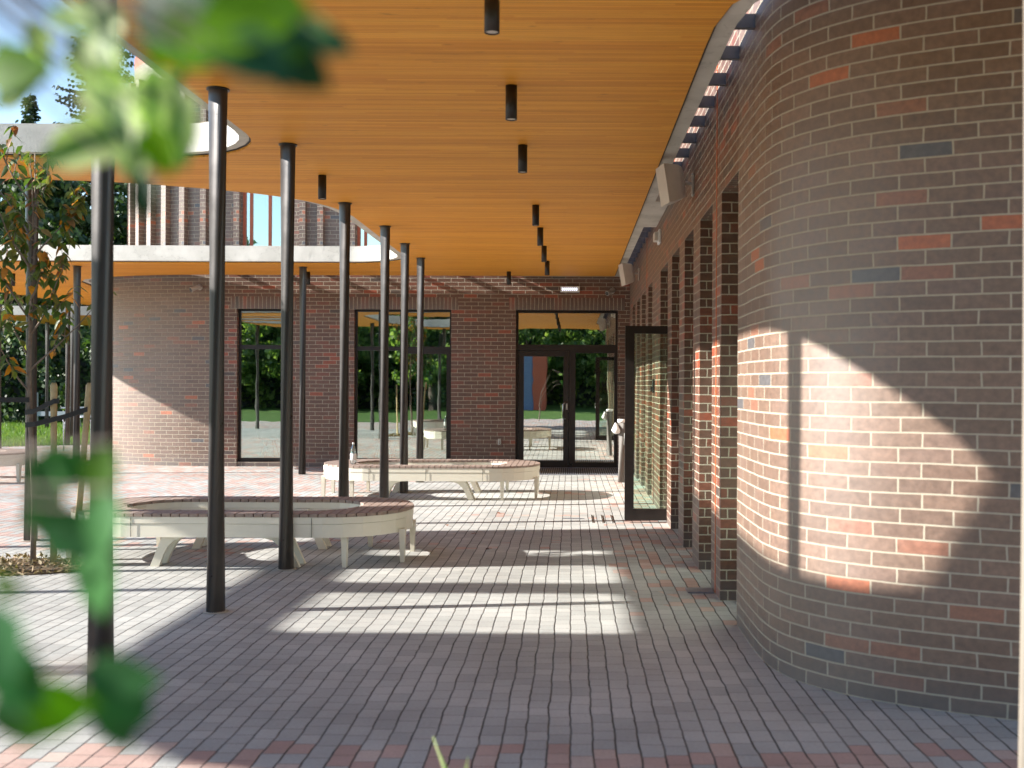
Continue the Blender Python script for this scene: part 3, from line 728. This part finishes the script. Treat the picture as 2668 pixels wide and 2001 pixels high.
# bottle
bt = thing('plastic_bottle', 'clear plastic water bottle with white label standing on the farther bench', 'bottle', (-3.06, 14.80, .476))
MB().lathe(-3.06, 14.80, [(.0, .478), (.036, .48), (.042, .49), (.042, .56), (.040, .565), (.042, .57), (.042, .645), (.036, .665), (.040, .68), (.036, .70), (.018, .735), (.014, .745), (.014, .76)], 20).build('shell', M['bottle'], bt)
MB().lathe(-3.06, 14.80, [(.043, .535), (.0435, .536), (.0435, .625), (.043, .626)], 20).build('label_band', M['white'], bt)
MB().lathe(-3.06, 14.80, [(0, .778), (.016, .778), (.016, .757), (0, .757)], 16).build('cap', M['white'], bt)

# ------------------------------------------------------------------ wall fittings
def speaker(y, z, label):
    t = thing('wall_speaker', label, 'loudspeaker', (X0, y, z), 'pale loudspeakers on the right wall')
    MB().box(X0 - .022, X0 - .001, y - .03, y + .03, z - .11, z + .09).build('wall_plate', M['wplast'], t, .006)
    MB().tube([(X0 - .02, y, z), (X0 - .06, y - .01, z + .005), (X0 - .10, y - .02, z - .005)], .017, 12).build('bracket_arm', M['wplast'], t)
    base = Matrix.Translation((X0 - .20, y - .03, z - .01)) @ Matrix.Rotation(R(-9), 4, 'Y') @ Matrix.Rotation(R(14), 4, 'Z')
    m = MB(); prof = []
    n = 9; hw = .115; hh = .175
    rows = []
    for i, (xx, sy, sz) in enumerate(((-.085, 1, 1), (-.07, 1, 1), (-.02, .96, .96), (.05, .85, .88), (.085, .70, .78), (.10, .45, .55))):
        rows.append([base @ Vector((xx, hw * sy * a_, hh * sz * b_)) for a_, b_ in ((-1, -1), (1, -1), (1, 1), (-1, 1))])
    vs = [q for r in rows for q in r]; fs = [(0, 1, 2, 3), (23, 22, 21, 20)]
    for i in range(5):
        for k in range(4): fs.append((i * 4 + k, (i + 1) * 4 + k, (i + 1) * 4 + (k + 1) % 4, i * 4 + (k + 1) % 4))
    m.mesh(vs, fs); m.build('cabinet', M['wplast'], t, .006)
    g = MB(); g.obox(base @ Matrix.Translation((-.09, 0, 0)), .012, .236, .356); g.build('grille', M['wplast'], t, .004)
speaker(9.69, 3.45, 'pale wedge loudspeaker under the canopy rim, the larger nearer one')
speaker(17.5, 3.45, 'pale wedge loudspeaker in the far corner of the right wall')
t = thing('emergency_lamp', 'small white bulkhead lamp on the right wall between the loudspeakers', 'lamp', (X0, 13.35, 3.48))
MB().box(X0 - .03, X0 - .001, 13.22, 13.48, 3.39, 3.56).build('back_box', M['white'], t, .006)
MB().box(X0 - .085, X0 - .03, 13.25, 13.45, 3.42, 3.53).build('lens', M['wplast'], t, .012)
t = thing('led_exit_fixture', 'white rectangular fixture with a row of small lit lamps above the glazed door', 'lamp', (-.05, FY, 3.4))
MB().box(-.225, .142, FY - .055, FY - .001, 3.385, 3.50).build('case', M['white'], t, .008)
for k in range(8): MB().box(-.195 + k * .038, -.175 + k * .038, FY - .060, FY - .0545, 3.42, 3.465).build('led', M['led'], t)
def bullet_cam(x, z, label, s=1):
    t = thing('security_camera', label, 'camera', (x, FY, z), 'bullet cameras on the brick wall')
    o_ = Vector((x, FY, z)); d = Vector((-.62, -.68, -.38)).normalized()
    b0 = o_ + Vector((.07, -.075, .03))
    MB().tube([(x + .07, FY - .001, z + .03), (x + .07, FY - .02, z + .03)], .055, 20).build('mount', M['wplast'], t)
    MB().tube([(x + .07, FY - .02, z + .03), b0], [.03, .035], 14).build('joint', M['wplast'], t)
    a_ = b0 - d * .05
    c_ = MB().tube([a_, a_ + d * .02, a_ + d * .22], [.035, .047, .047], 22).build('housing', M['wplast'], t)
    MB().tube([a_ + d * .222, a_ + d * .226], .040, 22).build('lens', M['downl'], t)
bullet_cam(.70, 3.385, 'small pale bullet camera above the right end of the glazed door')
bullet_cam(-7.25, 3.42, 'small pale bullet camera high on the left stretch of brick wall')
# the left camera sits on the curved wall
t = thing('wall_tap', 'small steel water tap low on the wall between middle window and door', 'tap', (-1.39, FY, .5))
MB().box(-1.42, -1.36, FY - .03, FY - .001, .44, .56).build('box', M['stainless'], t, .004)
MB().tube([(-1.39, FY - .03, .5), (-1.39, FY - .09, .5), (-1.39, FY - .10, .45)], .012, 10).build('spout', M['stainless'], t)
t = thing('access_reader', 'black card reader on the right wall behind the open glass door', 'card reader', (X0, 14.2, 1.55))
MB().box(X0 - .03, X0 - .001, 14.12, 14.22, 1.50, 1.68).build('case', M['black'], t, .005); MB().box(X0 - .055, X0 - .03, 14.14, 14.20, 1.52, 1.58).build('button', M['black'], t)
t = thing('litter_bin', 'slim steel cylinder litter bin with white bag beside the glazed door', 'bin', (.83, 17.4, 0))
MB().cyl(.83, 17.4, 0, 1.0, .068, 28).build('body', M['galv2'], t); MB().lathe(.83, 17.4, [(0, 1.04), (.073, 1.04), (.078, 1.02), (.073, .985), (.06, .985)], 28).build('rim', M['white'], t)
bag = MB(); random.seed(3)
prof = [(.005, .98), (.03, .95), (.055, .90), (.075, .86), (.06, .82), (.02, .80)]
bag.lathe(.72, 17.36, prof, 14); bag.v = [(x + random.uniform(-.008, .008) + (z - .98) * -.1, y + random.uniform(-.008, .008), z + random.uniform(-.006, .006)) for x, y, z in bag.v]
tag(bag.build('plastic_bag', M['white'], loc=(.72, 17.36, .9)), 'crumpled white plastic bag hanging at the side of the steel bin', 'bag')
# grate, drains, glint strips
t = thing('entrance_grate', 'dark ribbed entrance grate sunk in the paving before the glazed door', 'grate', (-.2, 19.5, 0))
g = MB().box(-1.1, .885, 18.75, 18.78, .0, .012).box(-1.1, .885, 20.30, 20.33, 0, .012)
g.build('edge_frame', M['galv'], t); g = MB()
for k in range(50): g.box(-1.09 + k * .0397, -1.075 + k * .0397, 18.78, 20.30, .002, .01)
g.build('ribs', M['galv'], t); bx('well', M['black'], t, -1.1, .885, 18.78, 20.30, .0005, .003)
for k, (x0, l) in enumerate(((.24, 'left of three short added metal strips imitating sun glints by the open door'), (.36, 'middle one of three short added metal strips imitating sun glints'), (.475, 'right of three short added metal strips imitating sun glints, next to the open door'))):
    tag(MB().box(x0, x0 + .018, 12.25, 12.95, .001, .008).build('glint_strip', M['stainless'], loc=(x0, 12.6, 0)), l, 'glint strip', 'added strips imitating sun glints on the paving')  # strips added to imitate sun reflections on the paving
tag(MB().box(-.11, .15, 12.60, 12.64, .001, .006).build('slot_drain', M['galv'], loc=(0, 12.62, 0)), 'narrow grey slot drain crossing the sunlit paving', 'drain')
tag(MB().box(.90, 1.10, 8.12, 8.30, .001, .012).build('drain_plate', M['galv'], loc=(1, 8.2, 0)), 'flat grey drain plate at the foot of the nearest brick pier', 'drain')
# pale round post at the right edge of the picture
t = thing('pale_post', 'pale round post cut by the right edge of the picture, out of focus', 'post', (1.42, 3.2, 0))
MB().cyl(1.417, 3.2, 0, 3.66, .06, 32).build('shaft', M['post'], t)
MB().cyl(1.417, 3.2, 0, .02, .10, 32).build('base_plate', M['cream'], t)
# bike hoops
def hoop(x, y, w_, label):
    pts = [(x, y, -.05), (x, y, .68)] + [(x + w_ / 2 - w_ / 2 * math.cos(a_), y, .68 + .12 * math.sin(a_)) for a_ in (.5, 1.0, 1.57, 2.1, 2.6)] + [(x + w_, y, .68), (x + w_, y, -.05)]
    tag(MB().tube(pts, .014, 8).build('bike_hoop', M['galv'], loc=(x, y, 0)), label, 'bike rack', 'steel bicycle hoops behind the stakes')
hoop(-12.1, 24.6, .26, 'thin steel bicycle hoop left of the second stake'); hoop(-11.7, 24.9, .36, 'thin steel bicycle hoop behind the right-hand stake')

# ------------------------------------------------------------------ picnic tables
def picnic(x, y, label, rz=0):
    t = thing('picnic_table', label, 'picnic table', (x, y, 0), 'pale picnic tables on the lawn'); m = MB()
    for k in range(5): m.box(x - .9, x + .9, y - .36 + k * .148, y - .36 + k * .148 + .135, .72, .76)
    m.build('table_top', M['palewood'], t)
    for s in (-1, 1): MB().box(x - .9, x + .9, y + s * .72 - .13, y + s * .72 + .13, .42, .46).build('seat', M['palewood'], t)
    for sx in (-.65, .65):
        m = MB(); m.tube([(x + sx, y - .62, 0), (x + sx, y - .25, .72)], .045, 6, smooth=False).tube([(x + sx, y + .62, 0), (x + sx, y + .25, .72)], .045, 6, smooth=False).box(x + sx - .03, x + sx + .03, y - .8, y + .8, .37, .42)
        m.build('leg_frame', M['palewood'], t)
    return t
picnic(-16.6, 36.5, 'pale picnic table on the lawn between trunk and first stake')
picnic(-14.0, 33.5, 'pale picnic table behind the right-hand stake')
tag(MB().box(-19.1, -18.97, 37.4, 37.53, -.05, 1.25).box(-18.97, -17.6, 37.42, 37.5, .42, .58).build('fence_post', M['palewood'], loc=(-19, 37.4, 0)), 'short pale wooden fence post with one low rail on the lawn', 'post')

# ------------------------------------------------------------------ vegetation
def leaf_quad(mb, p, d, n, L, W, droop=.0, narrow=False):
    """one leaf: base p, direction d, normal n"""
    d = d.normalized(); s = d.cross(n)
    if s.length < 1e-4: s = d.cross(Vector((.3, .2, .9)))
    s.normalize(); n = s.cross(d).normalized()
    a = p; m1 = p + d * L * .35; m2 = p + d * L * .7 - n * L * droop * .5; e = p + d * L - n * L * droop
    vs = [a, m1 + s * W * .5 + n * W * .12, m1, m1 - s * W * .5 + n * W * .12, m2 + s * W * .38 + n * W * .1, m2, m2 - s * W * .38 + n * W * .1, e]
    uv = [(.5, 0), (1, .35), (.5, .35), (0, .35), (1, .7), (.5, .7), (0, .7), (.5, 1)]
    mb.mesh(vs, [(0, 1, 2), (0, 2, 3), (1, 4, 5, 2), (2, 5, 6, 3), (4, 7, 5), (5, 7, 6)], True, uv)
def rv(): 
    while 1:
        v = Vector((random.uniform(-1, 1), random.uniform(-1, 1), random.uniform(-1, 1)))
        if .05 < v.length < 1: return v.normalized()
def crown_mesh(r, h, nclump, per, size, seed, lo=.15, thin=1.0):
    random.seed(seed); mb = MB()
    for k in range(nclump):
        th = random.uniform(0, 6.283); t = random.uniform(lo, 1); rr = r * math.sin(math.pi * min(1, t * .85 + .12)) ** .7 * random.uniform(.35, 1.05)
        c = Vector((rr * math.cos(th), rr * math.sin(th), h * t)); cr = random.uniform(.35, .9) * r * .26
        for j in range(per):
            v = rv() * cr * random.uniform(.3, 1) ; v.z *= .65; p = c + v
            n = (v.normalized() + rv() * .8).normalized(); s = n.cross(rv()).normalized(); q = s.cross(n); L = size * random.uniform(.6, 1.25)
            mb.mesh([p - s * L * .3, p + q * L * .5, p + s * L * .3, p - q * L * .5], [(0, 1, 2, 3)], False)
    return mb
def tree(name, x, y, label, crown, mat, h, r, trunk_h, trunk_r, cat='tree', group=None, shared=None, rz=0, limbs=7, seed=1):
    random.seed(seed); t = thing(name, label, cat, (x, y, 0), group)
    m = MB(); m.tube([(x, y, -.1), (x + .05 * trunk_r, y, trunk_h), (x + .1, y - .1, trunk_h + h * .6)], [trunk_r * 1.25, trunk_r, trunk_r * .25], 10)
    for k in range(limbs):
        a_ = k * 2.4; z0 = trunk_h * .8 + h * .08 * k
        m.tube([(x, y, z0), (x + r * .35 * math.cos(a_), y + r * .35 * math.sin(a_), z0 + h * .15), (x + r * .75 * math.cos(a_), y + r * .75 * math.sin(a_), z0 + h * .28)], [trunk_r * .45, trunk_r * .25, trunk_r * .08], 6)
    m.build('trunk', M['darkbark'], t)
    if shared is None:
        o = crown.build('crown', M[mat], t); o.data.transform(Matrix.Translation(Vector((x, y, 0)))) ; 
        o.location = (0, 0, trunk_h * .6)
    else:
        o = bpy.data.objects.new('crown', shared); COL.objects.link(o); o.parent = t; o.location = (0, 0, trunk_h * .6); o.rotation_euler = (0, 0, rz)
    return t, o
# trees behind the garden, left background
specs = [(-22.5, 44, 'dense dark tree behind the hedge at the left edge', 9.5, 3.6), (-19.0, 47, 'dark spreading tree with sky showing through, behind the young tree', 10.5, 3.8), (-25.5, 50, 'tall dark tree farther back at far left', 10.5, 3.6), (-16.5, 50, 'dark tree beside the brick corner', 10, 3.4)]
sh = None
for i, (x, y, l, h, r) in enumerate(specs):
    cm = crown_mesh(3.7, 9.0, 150, 75, .34, 11) if sh is None else None
    t, o = tree('garden_tree', x, y, l, cm, 'hedge', h, r, 2.6, .22, group='dark trees behind the lawn', shared=sh, rz=i * 1.7, seed=i)
    if sh is None: sh = o.data
def spruce(x, y, h, r, label, seed, shared=None):
    random.seed(seed); t = thing('spruce_tree', label, 'spruce', (x, y, 0), 'spruces against the sky')
    MB().tube([(x, y, -.1), (x, y, h)], [.28, .02], 8).build('trunk', M['darkbark'], t)
    if shared: 
        o = bpy.data.objects.new('crown', shared); COL.objects.link(o); o.parent = t; return o
    mb = MB(); z = 2.0
    while z < h - .1:
        f = 1 - z / h; R_ = r * (f ** .8) * random.uniform(.8, 1.1) + .15; nb = max(4, int(9 * f + 4))
        for k in range(nb):
            a_ = random.uniform(0, 6.283); L = R_ * random.uniform(.7, 1.15); d = Vector((math.cos(a_), math.sin(a_), 0)); steps = max(3, int(L / .22))
            for s in range(steps):
                u_ = (s + .5) / steps; p = Vector((x, y, z)) + d * L * u_ + Vector((0, 0, -.28 * L * u_ + .22 * L * u_ * u_ * 1.3))
                for sg in range(5):
                    q = (d.cross(Vector((0, 0, 1))) * random.choice((-1, 1)) * random.uniform(.3, 1) + d * random.uniform(0, .8) + Vector((0, 0, random.uniform(-.7, .1)))).normalized()
                    l_ = .34 * (1.15 - u_ * .5) * random.uniform(.6, 1.2); n = q.cross(rv()).normalized() * .045
                    mb.mesh([p - n, p + q * l_ * .6 - n * 1.5, p + q * l_, p + q * l_ * .5 + n * 1.5, p + n], [(0, 1, 2, 3, 4)])
        z += .34 * (f * .6 + .45)
    return mb.build('crown', M['spruce'], t)
spruce(-26.6, 60, 25, 6.0, 'tall spruce rising above the white canopy edge left of the nearest column', 5)
spruce(-32.4, 63, 18.9, 4.2, 'smaller spruce top just showing above the white canopy edge', 6)
# hedge
hd = MB(); random.seed(21)
for k in range(26000):
    x = random.uniform(-30, -9.2); top = 3.7 + .5 * math.sin(x * 1.3) + .3 * math.sin(x * 3.1)
    y = 41.5 + random.uniform(-.9, .9); z = random.uniform(0, top); 
    p = Vector((x, y - .35 * math.sin(x * 2.3 + z * 2), z)); n = (Vector((0, -1, .3)) + rv()).normalized(); s = n.cross(rv()).normalized(); q = s.cross(n); L = random.uniform(.12, .26)
    hd.mesh([p - s * L * .4, p + q * L * .5, p + s * L * .4, p - q * L * .5], [(0, 1, 2, 3)])
ht = thing('hedge', 'tall dark clipped hedge along the far side of the lawn', 'hedge', (-20, 41.5, 0))
hd.build('foliage', M['hedge'], ht)
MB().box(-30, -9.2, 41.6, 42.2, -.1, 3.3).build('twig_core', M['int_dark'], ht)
# lawn blades
gb = MB(); random.seed(5)
for k in range(30000):
    y = random.uniform(26.1, 40.5) if random.random() < .75 else random.uniform(26.1, 30); x = -random.uniform(.40, .60) * y
    if y < 28.9 + (x + 10.4) * .75 and x > -15: continue
    h = random.uniform(.05, .15); a_ = random.uniform(0, 6.283); c, s = math.cos(a_) * .012, math.sin(a_) * .012
    gb.mesh([(x - c, y - s, -.03), (x + c, y + s, -.03), (x + random.uniform(-.05, .05), y + random.uniform(-.05, .05), h)], [(0, 1, 2)])
struct('lawn_grass', gb, M['blade'], 'stuff')
# young staked tree
def young_tree(x, y, label, seed, out_of_view=False):
    random.seed(seed); t = thing('young_tree', label, 'tree', (x, y, 0), 'young staked trees')
    b = MB(); lf = MB()
    tr = [(x, y, -.05), (x + .005, y, .6), (x - .03, y, 1.3), (x - .045, y, 1.75), (x - .03, y + .02, 2.3), (x + .01, y, 2.9), (x, y, 3.6)]
    b.tube(tr, [.028, .024, .022, .021, .016, .010, .004], 10)
    def twig(p, d, L, r, depth):
        pts = [p]; q = p.copy(); dd = d.normalized(); n = 7
        for i in range(n):
            dd = (dd + rv() * .12 + Vector((0, 0, .07))).normalized(); q = q + dd * L / n; pts.append(q.copy())
        b.tube(pts, [r * (1 - .8 * i / n) for i in range(n + 1)], 6)
        for i in range(2 if depth else 1, n + 1):
            if depth > 0 and random.random() < .5: twig(pts[i], dd + rv() * .9, L * .35, r * .5, depth - 1)
            for k in range(2):
                if random.random() < .85:
                    o = rv(); o.z = -abs(o.z) * .6 - .45; o = (o + dd * .2).normalized()
                    leaf_quad(lf, pts[i] + rv() * .015, o, rv() * .6 + Vector((0, 0, 1)), random.uniform(.09, .15), random.uniform(.042, .064), random.uniform(.05, .35))
    for k in range(14):
        z = 1.55 + k * .125 + random.uniform(-.05, .05); a_ = k * 2.399 + seed; i = 3
        p = Vector((x - .04 + (z - 1.6) * .02, y, z)); sp = random.uniform(.35, .75) if k > 3 else random.uniform(.6, .9)
        twig(p, Vector((math.cos(a_) * sp, math.sin(a_) * sp, .9)), random.uniform(.55, 1.0), .010, 1)
    b.build('trunk', M['bark'], t); lf.build('foliage', M['cherry'], t)
    return t
young_tree(-4.70, 9.22, 'slender young tree with drooping olive and orange leaves tied to stakes', 4)
def stake(x, y, dx, dy, h, label):
    tag(MB().tube([(x, y, -.05), (x + dx, y + dy, h - .02), (x + dx, y + dy, h)], [.030, .029, .022], 12).build('tree_stake', M['stake'], loc=(x, y, 0)), label, 'stake', 'pine stakes round the young tree')
stake(-4.52, 9.22, -.005, 0, 1.60, 'upright peeled pine stake just right of the young tree')
stake(-4.38, 9.30, .12, .02, 1.60, 'leaning peeled pine stake, half behind the nearest column')
stake(-5.25, 9.1, -.05, 0, 1.55, 'pine stake left of the young tree at the picture edge')
def strap(pts, label):
    m = MB(); pts = [Vector(p) for p in pts]; w_ = Vector((0, 0, .022)); th = Vector((0, .004, 0))
    for a_, b_ in zip(pts[:-1], pts[1:]):
        vs = [a_ - w_ - th, b_ - w_ - th, b_ + w_ - th, a_ + w_ - th, a_ - w_ + th, b_ - w_ + th, b_ + w_ + th, a_ + w_ + th]
        m.mesh(vs, [(0, 1, 2, 3), (7, 6, 5, 4), (0, 4, 5, 1), (3, 2, 6, 7), (0, 3, 7, 4), (1, 5, 6, 2)])
    tag(m.build('tree_tie', M['black'], loc=pts[0]), label, 'strap', 'black straps tying the young tree')
strap([(-4.76, 9.19, 1.34), (-4.68, 9.18, 1.35), (-4.50, 9.175, 1.44), (-4.46, 9.185, 1.44)], 'black strap from the trunk to the upright stake')
strap([(-4.75, 9.175, 1.23), (-4.66, 9.165, 1.24), (-4.40, 9.20, 1.31), (-4.24, 9.24, 1.37)], 'lower black strap running to the leaning stake')
strap([(-5.33, 9.06, 1.45), (-5.0, 9.12, 1.45), (-4.72, 9.18, 1.45)], 'black strap running left from the trunk out of the picture')
# tree pit
pit = MB(); pit.prism([(-4.95 + .85 * math.cos(k * .3142), 9.12 + .42 * math.sin(k * .3142)) for k in range(20)], 0, .012)
tag(pit.build('tree_pit', M['mulch'], loc=(-4.95, 9.12, 0)), 'bare mulch pit at the foot of the young tree', 'tree pit')
dlf = MB(); random.seed(8)
for k in range(900):
    a_ = random.uniform(0, 6.283); r = math.sqrt(random.random()); p = Vector((-4.95 + .9 * r * math.cos(a_), 9.12 + .46 * r * math.sin(a_), random.uniform(.015, .07) * (1.3 - r)))
    leaf_quad(dlf, p, Vector((random.uniform(-1, 1), random.uniform(-1, 1), random.uniform(-.1, .5))), rv() + Vector((0, 0, 1)), random.uniform(.03, .08), random.uniform(.008, .03), random.uniform(-.3, .4))
tag(dlf.build('dry_leaf_litter', M['dryleaf'], loc=(-4.95, 9.12, .02)), 'curled dry leaves heaped around the tree foot', 'dry leaves')['kind'] = 'stuff'
# fallen leaves
random.seed(12); fl = [(1690, 412), (1925, 345), (1835, 447), (1905, 522), (1345, 495), (1480, 465)]
nm = ['lone fallen leaf midway between the benches', 'fallen leaf farthest out on the sunlit paving', 'largest fallen leaf in the shade right of the nearer bench', 'orange fallen leaf at the edge of the shade band', 'fallen leaf under the end of the nearer bench', 'fallen leaf beside the end leg of the nearer bench']
for (zx, zy), l in zip(fl, nm):
    px, py = 250 + zx / 1.843, 1150 + zy / 1.843; Y = 4400 / (py - 1003); m = MB()
    leaf_quad(m, Vector(((px - CX) * Y / F, Y, .008)), Vector((random.uniform(-1, 1), random.uniform(-.6, .6), .05)), Vector((.1, .1, 1)), .085, .045, .2)
    tag(m.build('fallen_leaf', M['redleaf'], loc=((px - CX) * Y / F, Y, .0)), l, 'leaf', 'fallen leaves on the paving')
# foreground shrub, close to the lens
shr = thing('variegated_shrub', 'leafy green and cream shrub blurred right in front of the viewer on the left', 'shrub', (-1.15, .62, 0))
ov = 2668 / 2212
#  (x, y, length, angle deg (0 = pointing right, 90 = up), distance, kind) in overview pixels
LV = [(-45, 165, 150, 2, .85, 0), (-20, 195, 120, 12, .85, 2), (95, 25, 120, -25, .9, 1), (150, 75, 150, -60, .95, 1), (235, -10, 190, -88, .95, 1), (215, 60, 190, -82, .95, 1), (250, 150, 170, -80, 1.0, 1), (330, 130, 150, -100, .9, 1), (190, 130, 90, -40, .8, 1),
      (270, 30, 200, -20, .75, 0), (330, 60, 200, 8, .72, 0), (290, -20, 220, -30, .74, 2), (390, 110, 220, 25, .70, 0), (430, 40, 190, -15, .72, 0), (400, -10, 220, -5, .75, 0), (450, 90, 180, -25, .70, 2), (520, 60, 150, -10, .74, 2), (570, 90, 140, -35, .76, 2), (650, 75, 100, -20, .78, 2), (590, 130, 70, -70, .8, 2), (430, 130, 160, 5, .74, 2),
      (655, 35, 60, -35, .76, 1), (400, 160, 150, -150, 1.0, 1), (360, 170, 170, -75, 1.0, 1), (400, 230, 110, -110, 1.0, 1), (330, 250, 120, -60, 1.0, 1), (300, 275, 190, -157, 1.0, 1), (300, 290, 110, -90, 1.0, 1), (320, 260, 110, -75, .9, 0), (325, 370, 85, -112, .85, 2), (290, 400, 70, -70, .85, 2), (215, 120, 200, -85, 1.05, 1),
      (60, 40, 90, -75, 1.0, 1), (-20, 230, 80, 10, 1.0, 1), (180, -20, 120, -70, .95, 1),
      (60, 1060, 135, -55, .85, 2), (60, 1000, 130, -8, .85, 2), (100, 975, 130, -95, .85, 2), (240, 960, 120, -105, .85, 0), (245, 1060, 130, -100, .8, 2), (80, 1150, 120, -15, .85, 2), (150, 1100, 110, -60, .85, 2),
      (210, 1160, 150, -85, .85, 2), (190, 1440, 150, -8, .8, 2), (200, 1430, 150, -50, .8, 2), (235, 1480, 130, -75, .82, 2), (290, 1470, 110, -95, .82, 2), (-10, 1300, 160, -72, .7, 2), (-30, 1400, 150, -45, .72, 2), (-30, 1540, 190, -2, .72, 0), (-10, 1500, 120, -60, .72, 2), (-20, 1250, 75, -25, .75, 0)]
gm, pm, km, bm_, st = MB(), MB(), MB(), MB(), MB(); random.seed(31)
hubs = [Vector((-.72, .68, 1.85)), Vector((-.62, .66, 1.98)), Vector((-.60, .62, 1.3)), Vector((-.66, .6, 1.48))]
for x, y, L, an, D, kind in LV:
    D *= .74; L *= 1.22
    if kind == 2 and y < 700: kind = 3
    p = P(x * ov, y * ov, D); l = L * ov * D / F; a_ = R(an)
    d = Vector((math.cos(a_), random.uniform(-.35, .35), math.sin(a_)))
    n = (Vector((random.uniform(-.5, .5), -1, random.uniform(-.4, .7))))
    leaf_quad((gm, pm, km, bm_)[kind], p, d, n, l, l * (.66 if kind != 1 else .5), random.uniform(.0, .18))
    hb = min(hubs, key=lambda h: (h - p).length); mid = (p + hb) / 2 + Vector((0, .02, .03))
    st.tube([hb, mid, p], [.003, .002, .0012], 6)
root = Vector((-1.15, .62, 0))
for hb in hubs: st.tube([root, root.lerp(hb, .5) + Vector((-.12, 0, .15)), hb], [.012, .008, .003], 8)
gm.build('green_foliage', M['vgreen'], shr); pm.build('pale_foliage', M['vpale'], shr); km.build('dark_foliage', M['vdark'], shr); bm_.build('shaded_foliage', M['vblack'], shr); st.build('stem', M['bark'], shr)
# tall grass stalk near the lens
gs = MB(); b0 = Vector((-.28, 2.5, -.02))
pts = [Vector((-.245, 2.5, 0)), Vector((-.262, 2.5, .45)), Vector((-.285, 2.5, .66)), Vector((-.325, 2.5, .765))]
gs.tube(pts, [.005, .005, .006, .002], 6); leaf_quad(gs, Vector((-.262, 2.5, .60)), Vector((.15, 0, .9)), Vector((0, -1, 0)), .12, .014, .1); leaf_quad(gs, Vector((-.25, 2.5, .3)), Vector((.35, 0, .9)), Vector((0, -1, 0)), .25, .012, .2)
tag(gs.build('grass_stalk', M['paleblade'], loc=(-.245, 2.5, 0)), 'single pale grass stalk poking up at the bottom edge', 'grass stalk')
# ------------------------------------------------------------------ place behind the viewer (seen mirrored in the glass)
sh = None
for i, (x, y, l) in enumerate(((-7, -15, 'leafy tree behind the viewer, mirrored in the middle window'), (-2.5, -19, 'leafy tree behind the viewer, mirrored above the door'), (3, -17.5, 'leafy tree behind the viewer, mirrored at the door right side'), (-14, -18, 'leafy tree behind the viewer, mirrored in the left window'), (9, -20, 'leafy tree far behind the viewer to the right'), (-20, -19, 'leafy tree far behind the viewer to the left'))):
    cm = crown_mesh(3.6, 9.0, 170, 60, .30, 51, lo=.02) if sh is None else None
    t, o = tree('leafy_tree', x, y, l, cm, 'poplar', 9.5, 3.5, 2.2, .2, group='trees behind the viewer', shared=sh, rz=i * 1.3, seed=i)
    if sh is None: sh = o.data
t = thing('site_cabin', 'blue grey cabin with a red brown end mirrored in the glass door', 'cabin', (-3, -13, 0))
MB().box(-5, -1.75, -16, -13, -.03, 3.0).build('wall', M['bluecab'], t); MB().box(-1.745, -1.1, -15.5, -12.95, -.03, 3.2).build('red_end', M['redcab'], t); MB().box(-5.2, -1.0, -16.2, -12.8, 3.2, 3.3).build('roof', M['int_dark'], t)
hb = thing('tall_hedge', 'dense tall hedge behind the viewer, mirrored dark green in the glazing', 'hedge', (-5, -22, 0))
hm = MB(); random.seed(77)
for k in range(42000):
    x = random.uniform(-34, 18); top = 8.6 + 1.2 * math.sin(x * .7) + .8 * math.sin(x * 1.9); z = top * random.random() ** .8
    p = Vector((x, -22 + 1.3 * math.sin(x * 1.7 + z * .9) + random.uniform(-.6, .6), z)); n = (Vector((0, 1, .5)) + rv() * 1.2).normalized(); q1 = n.cross(rv()).normalized(); q2 = q1.cross(n); L = random.uniform(.16, .42)
    hm.mesh([p - q1 * L * .4, p + q2 * L * .5, p + q1 * L * .4, p - q2 * L * .5], [(0, 1, 2, 3)])
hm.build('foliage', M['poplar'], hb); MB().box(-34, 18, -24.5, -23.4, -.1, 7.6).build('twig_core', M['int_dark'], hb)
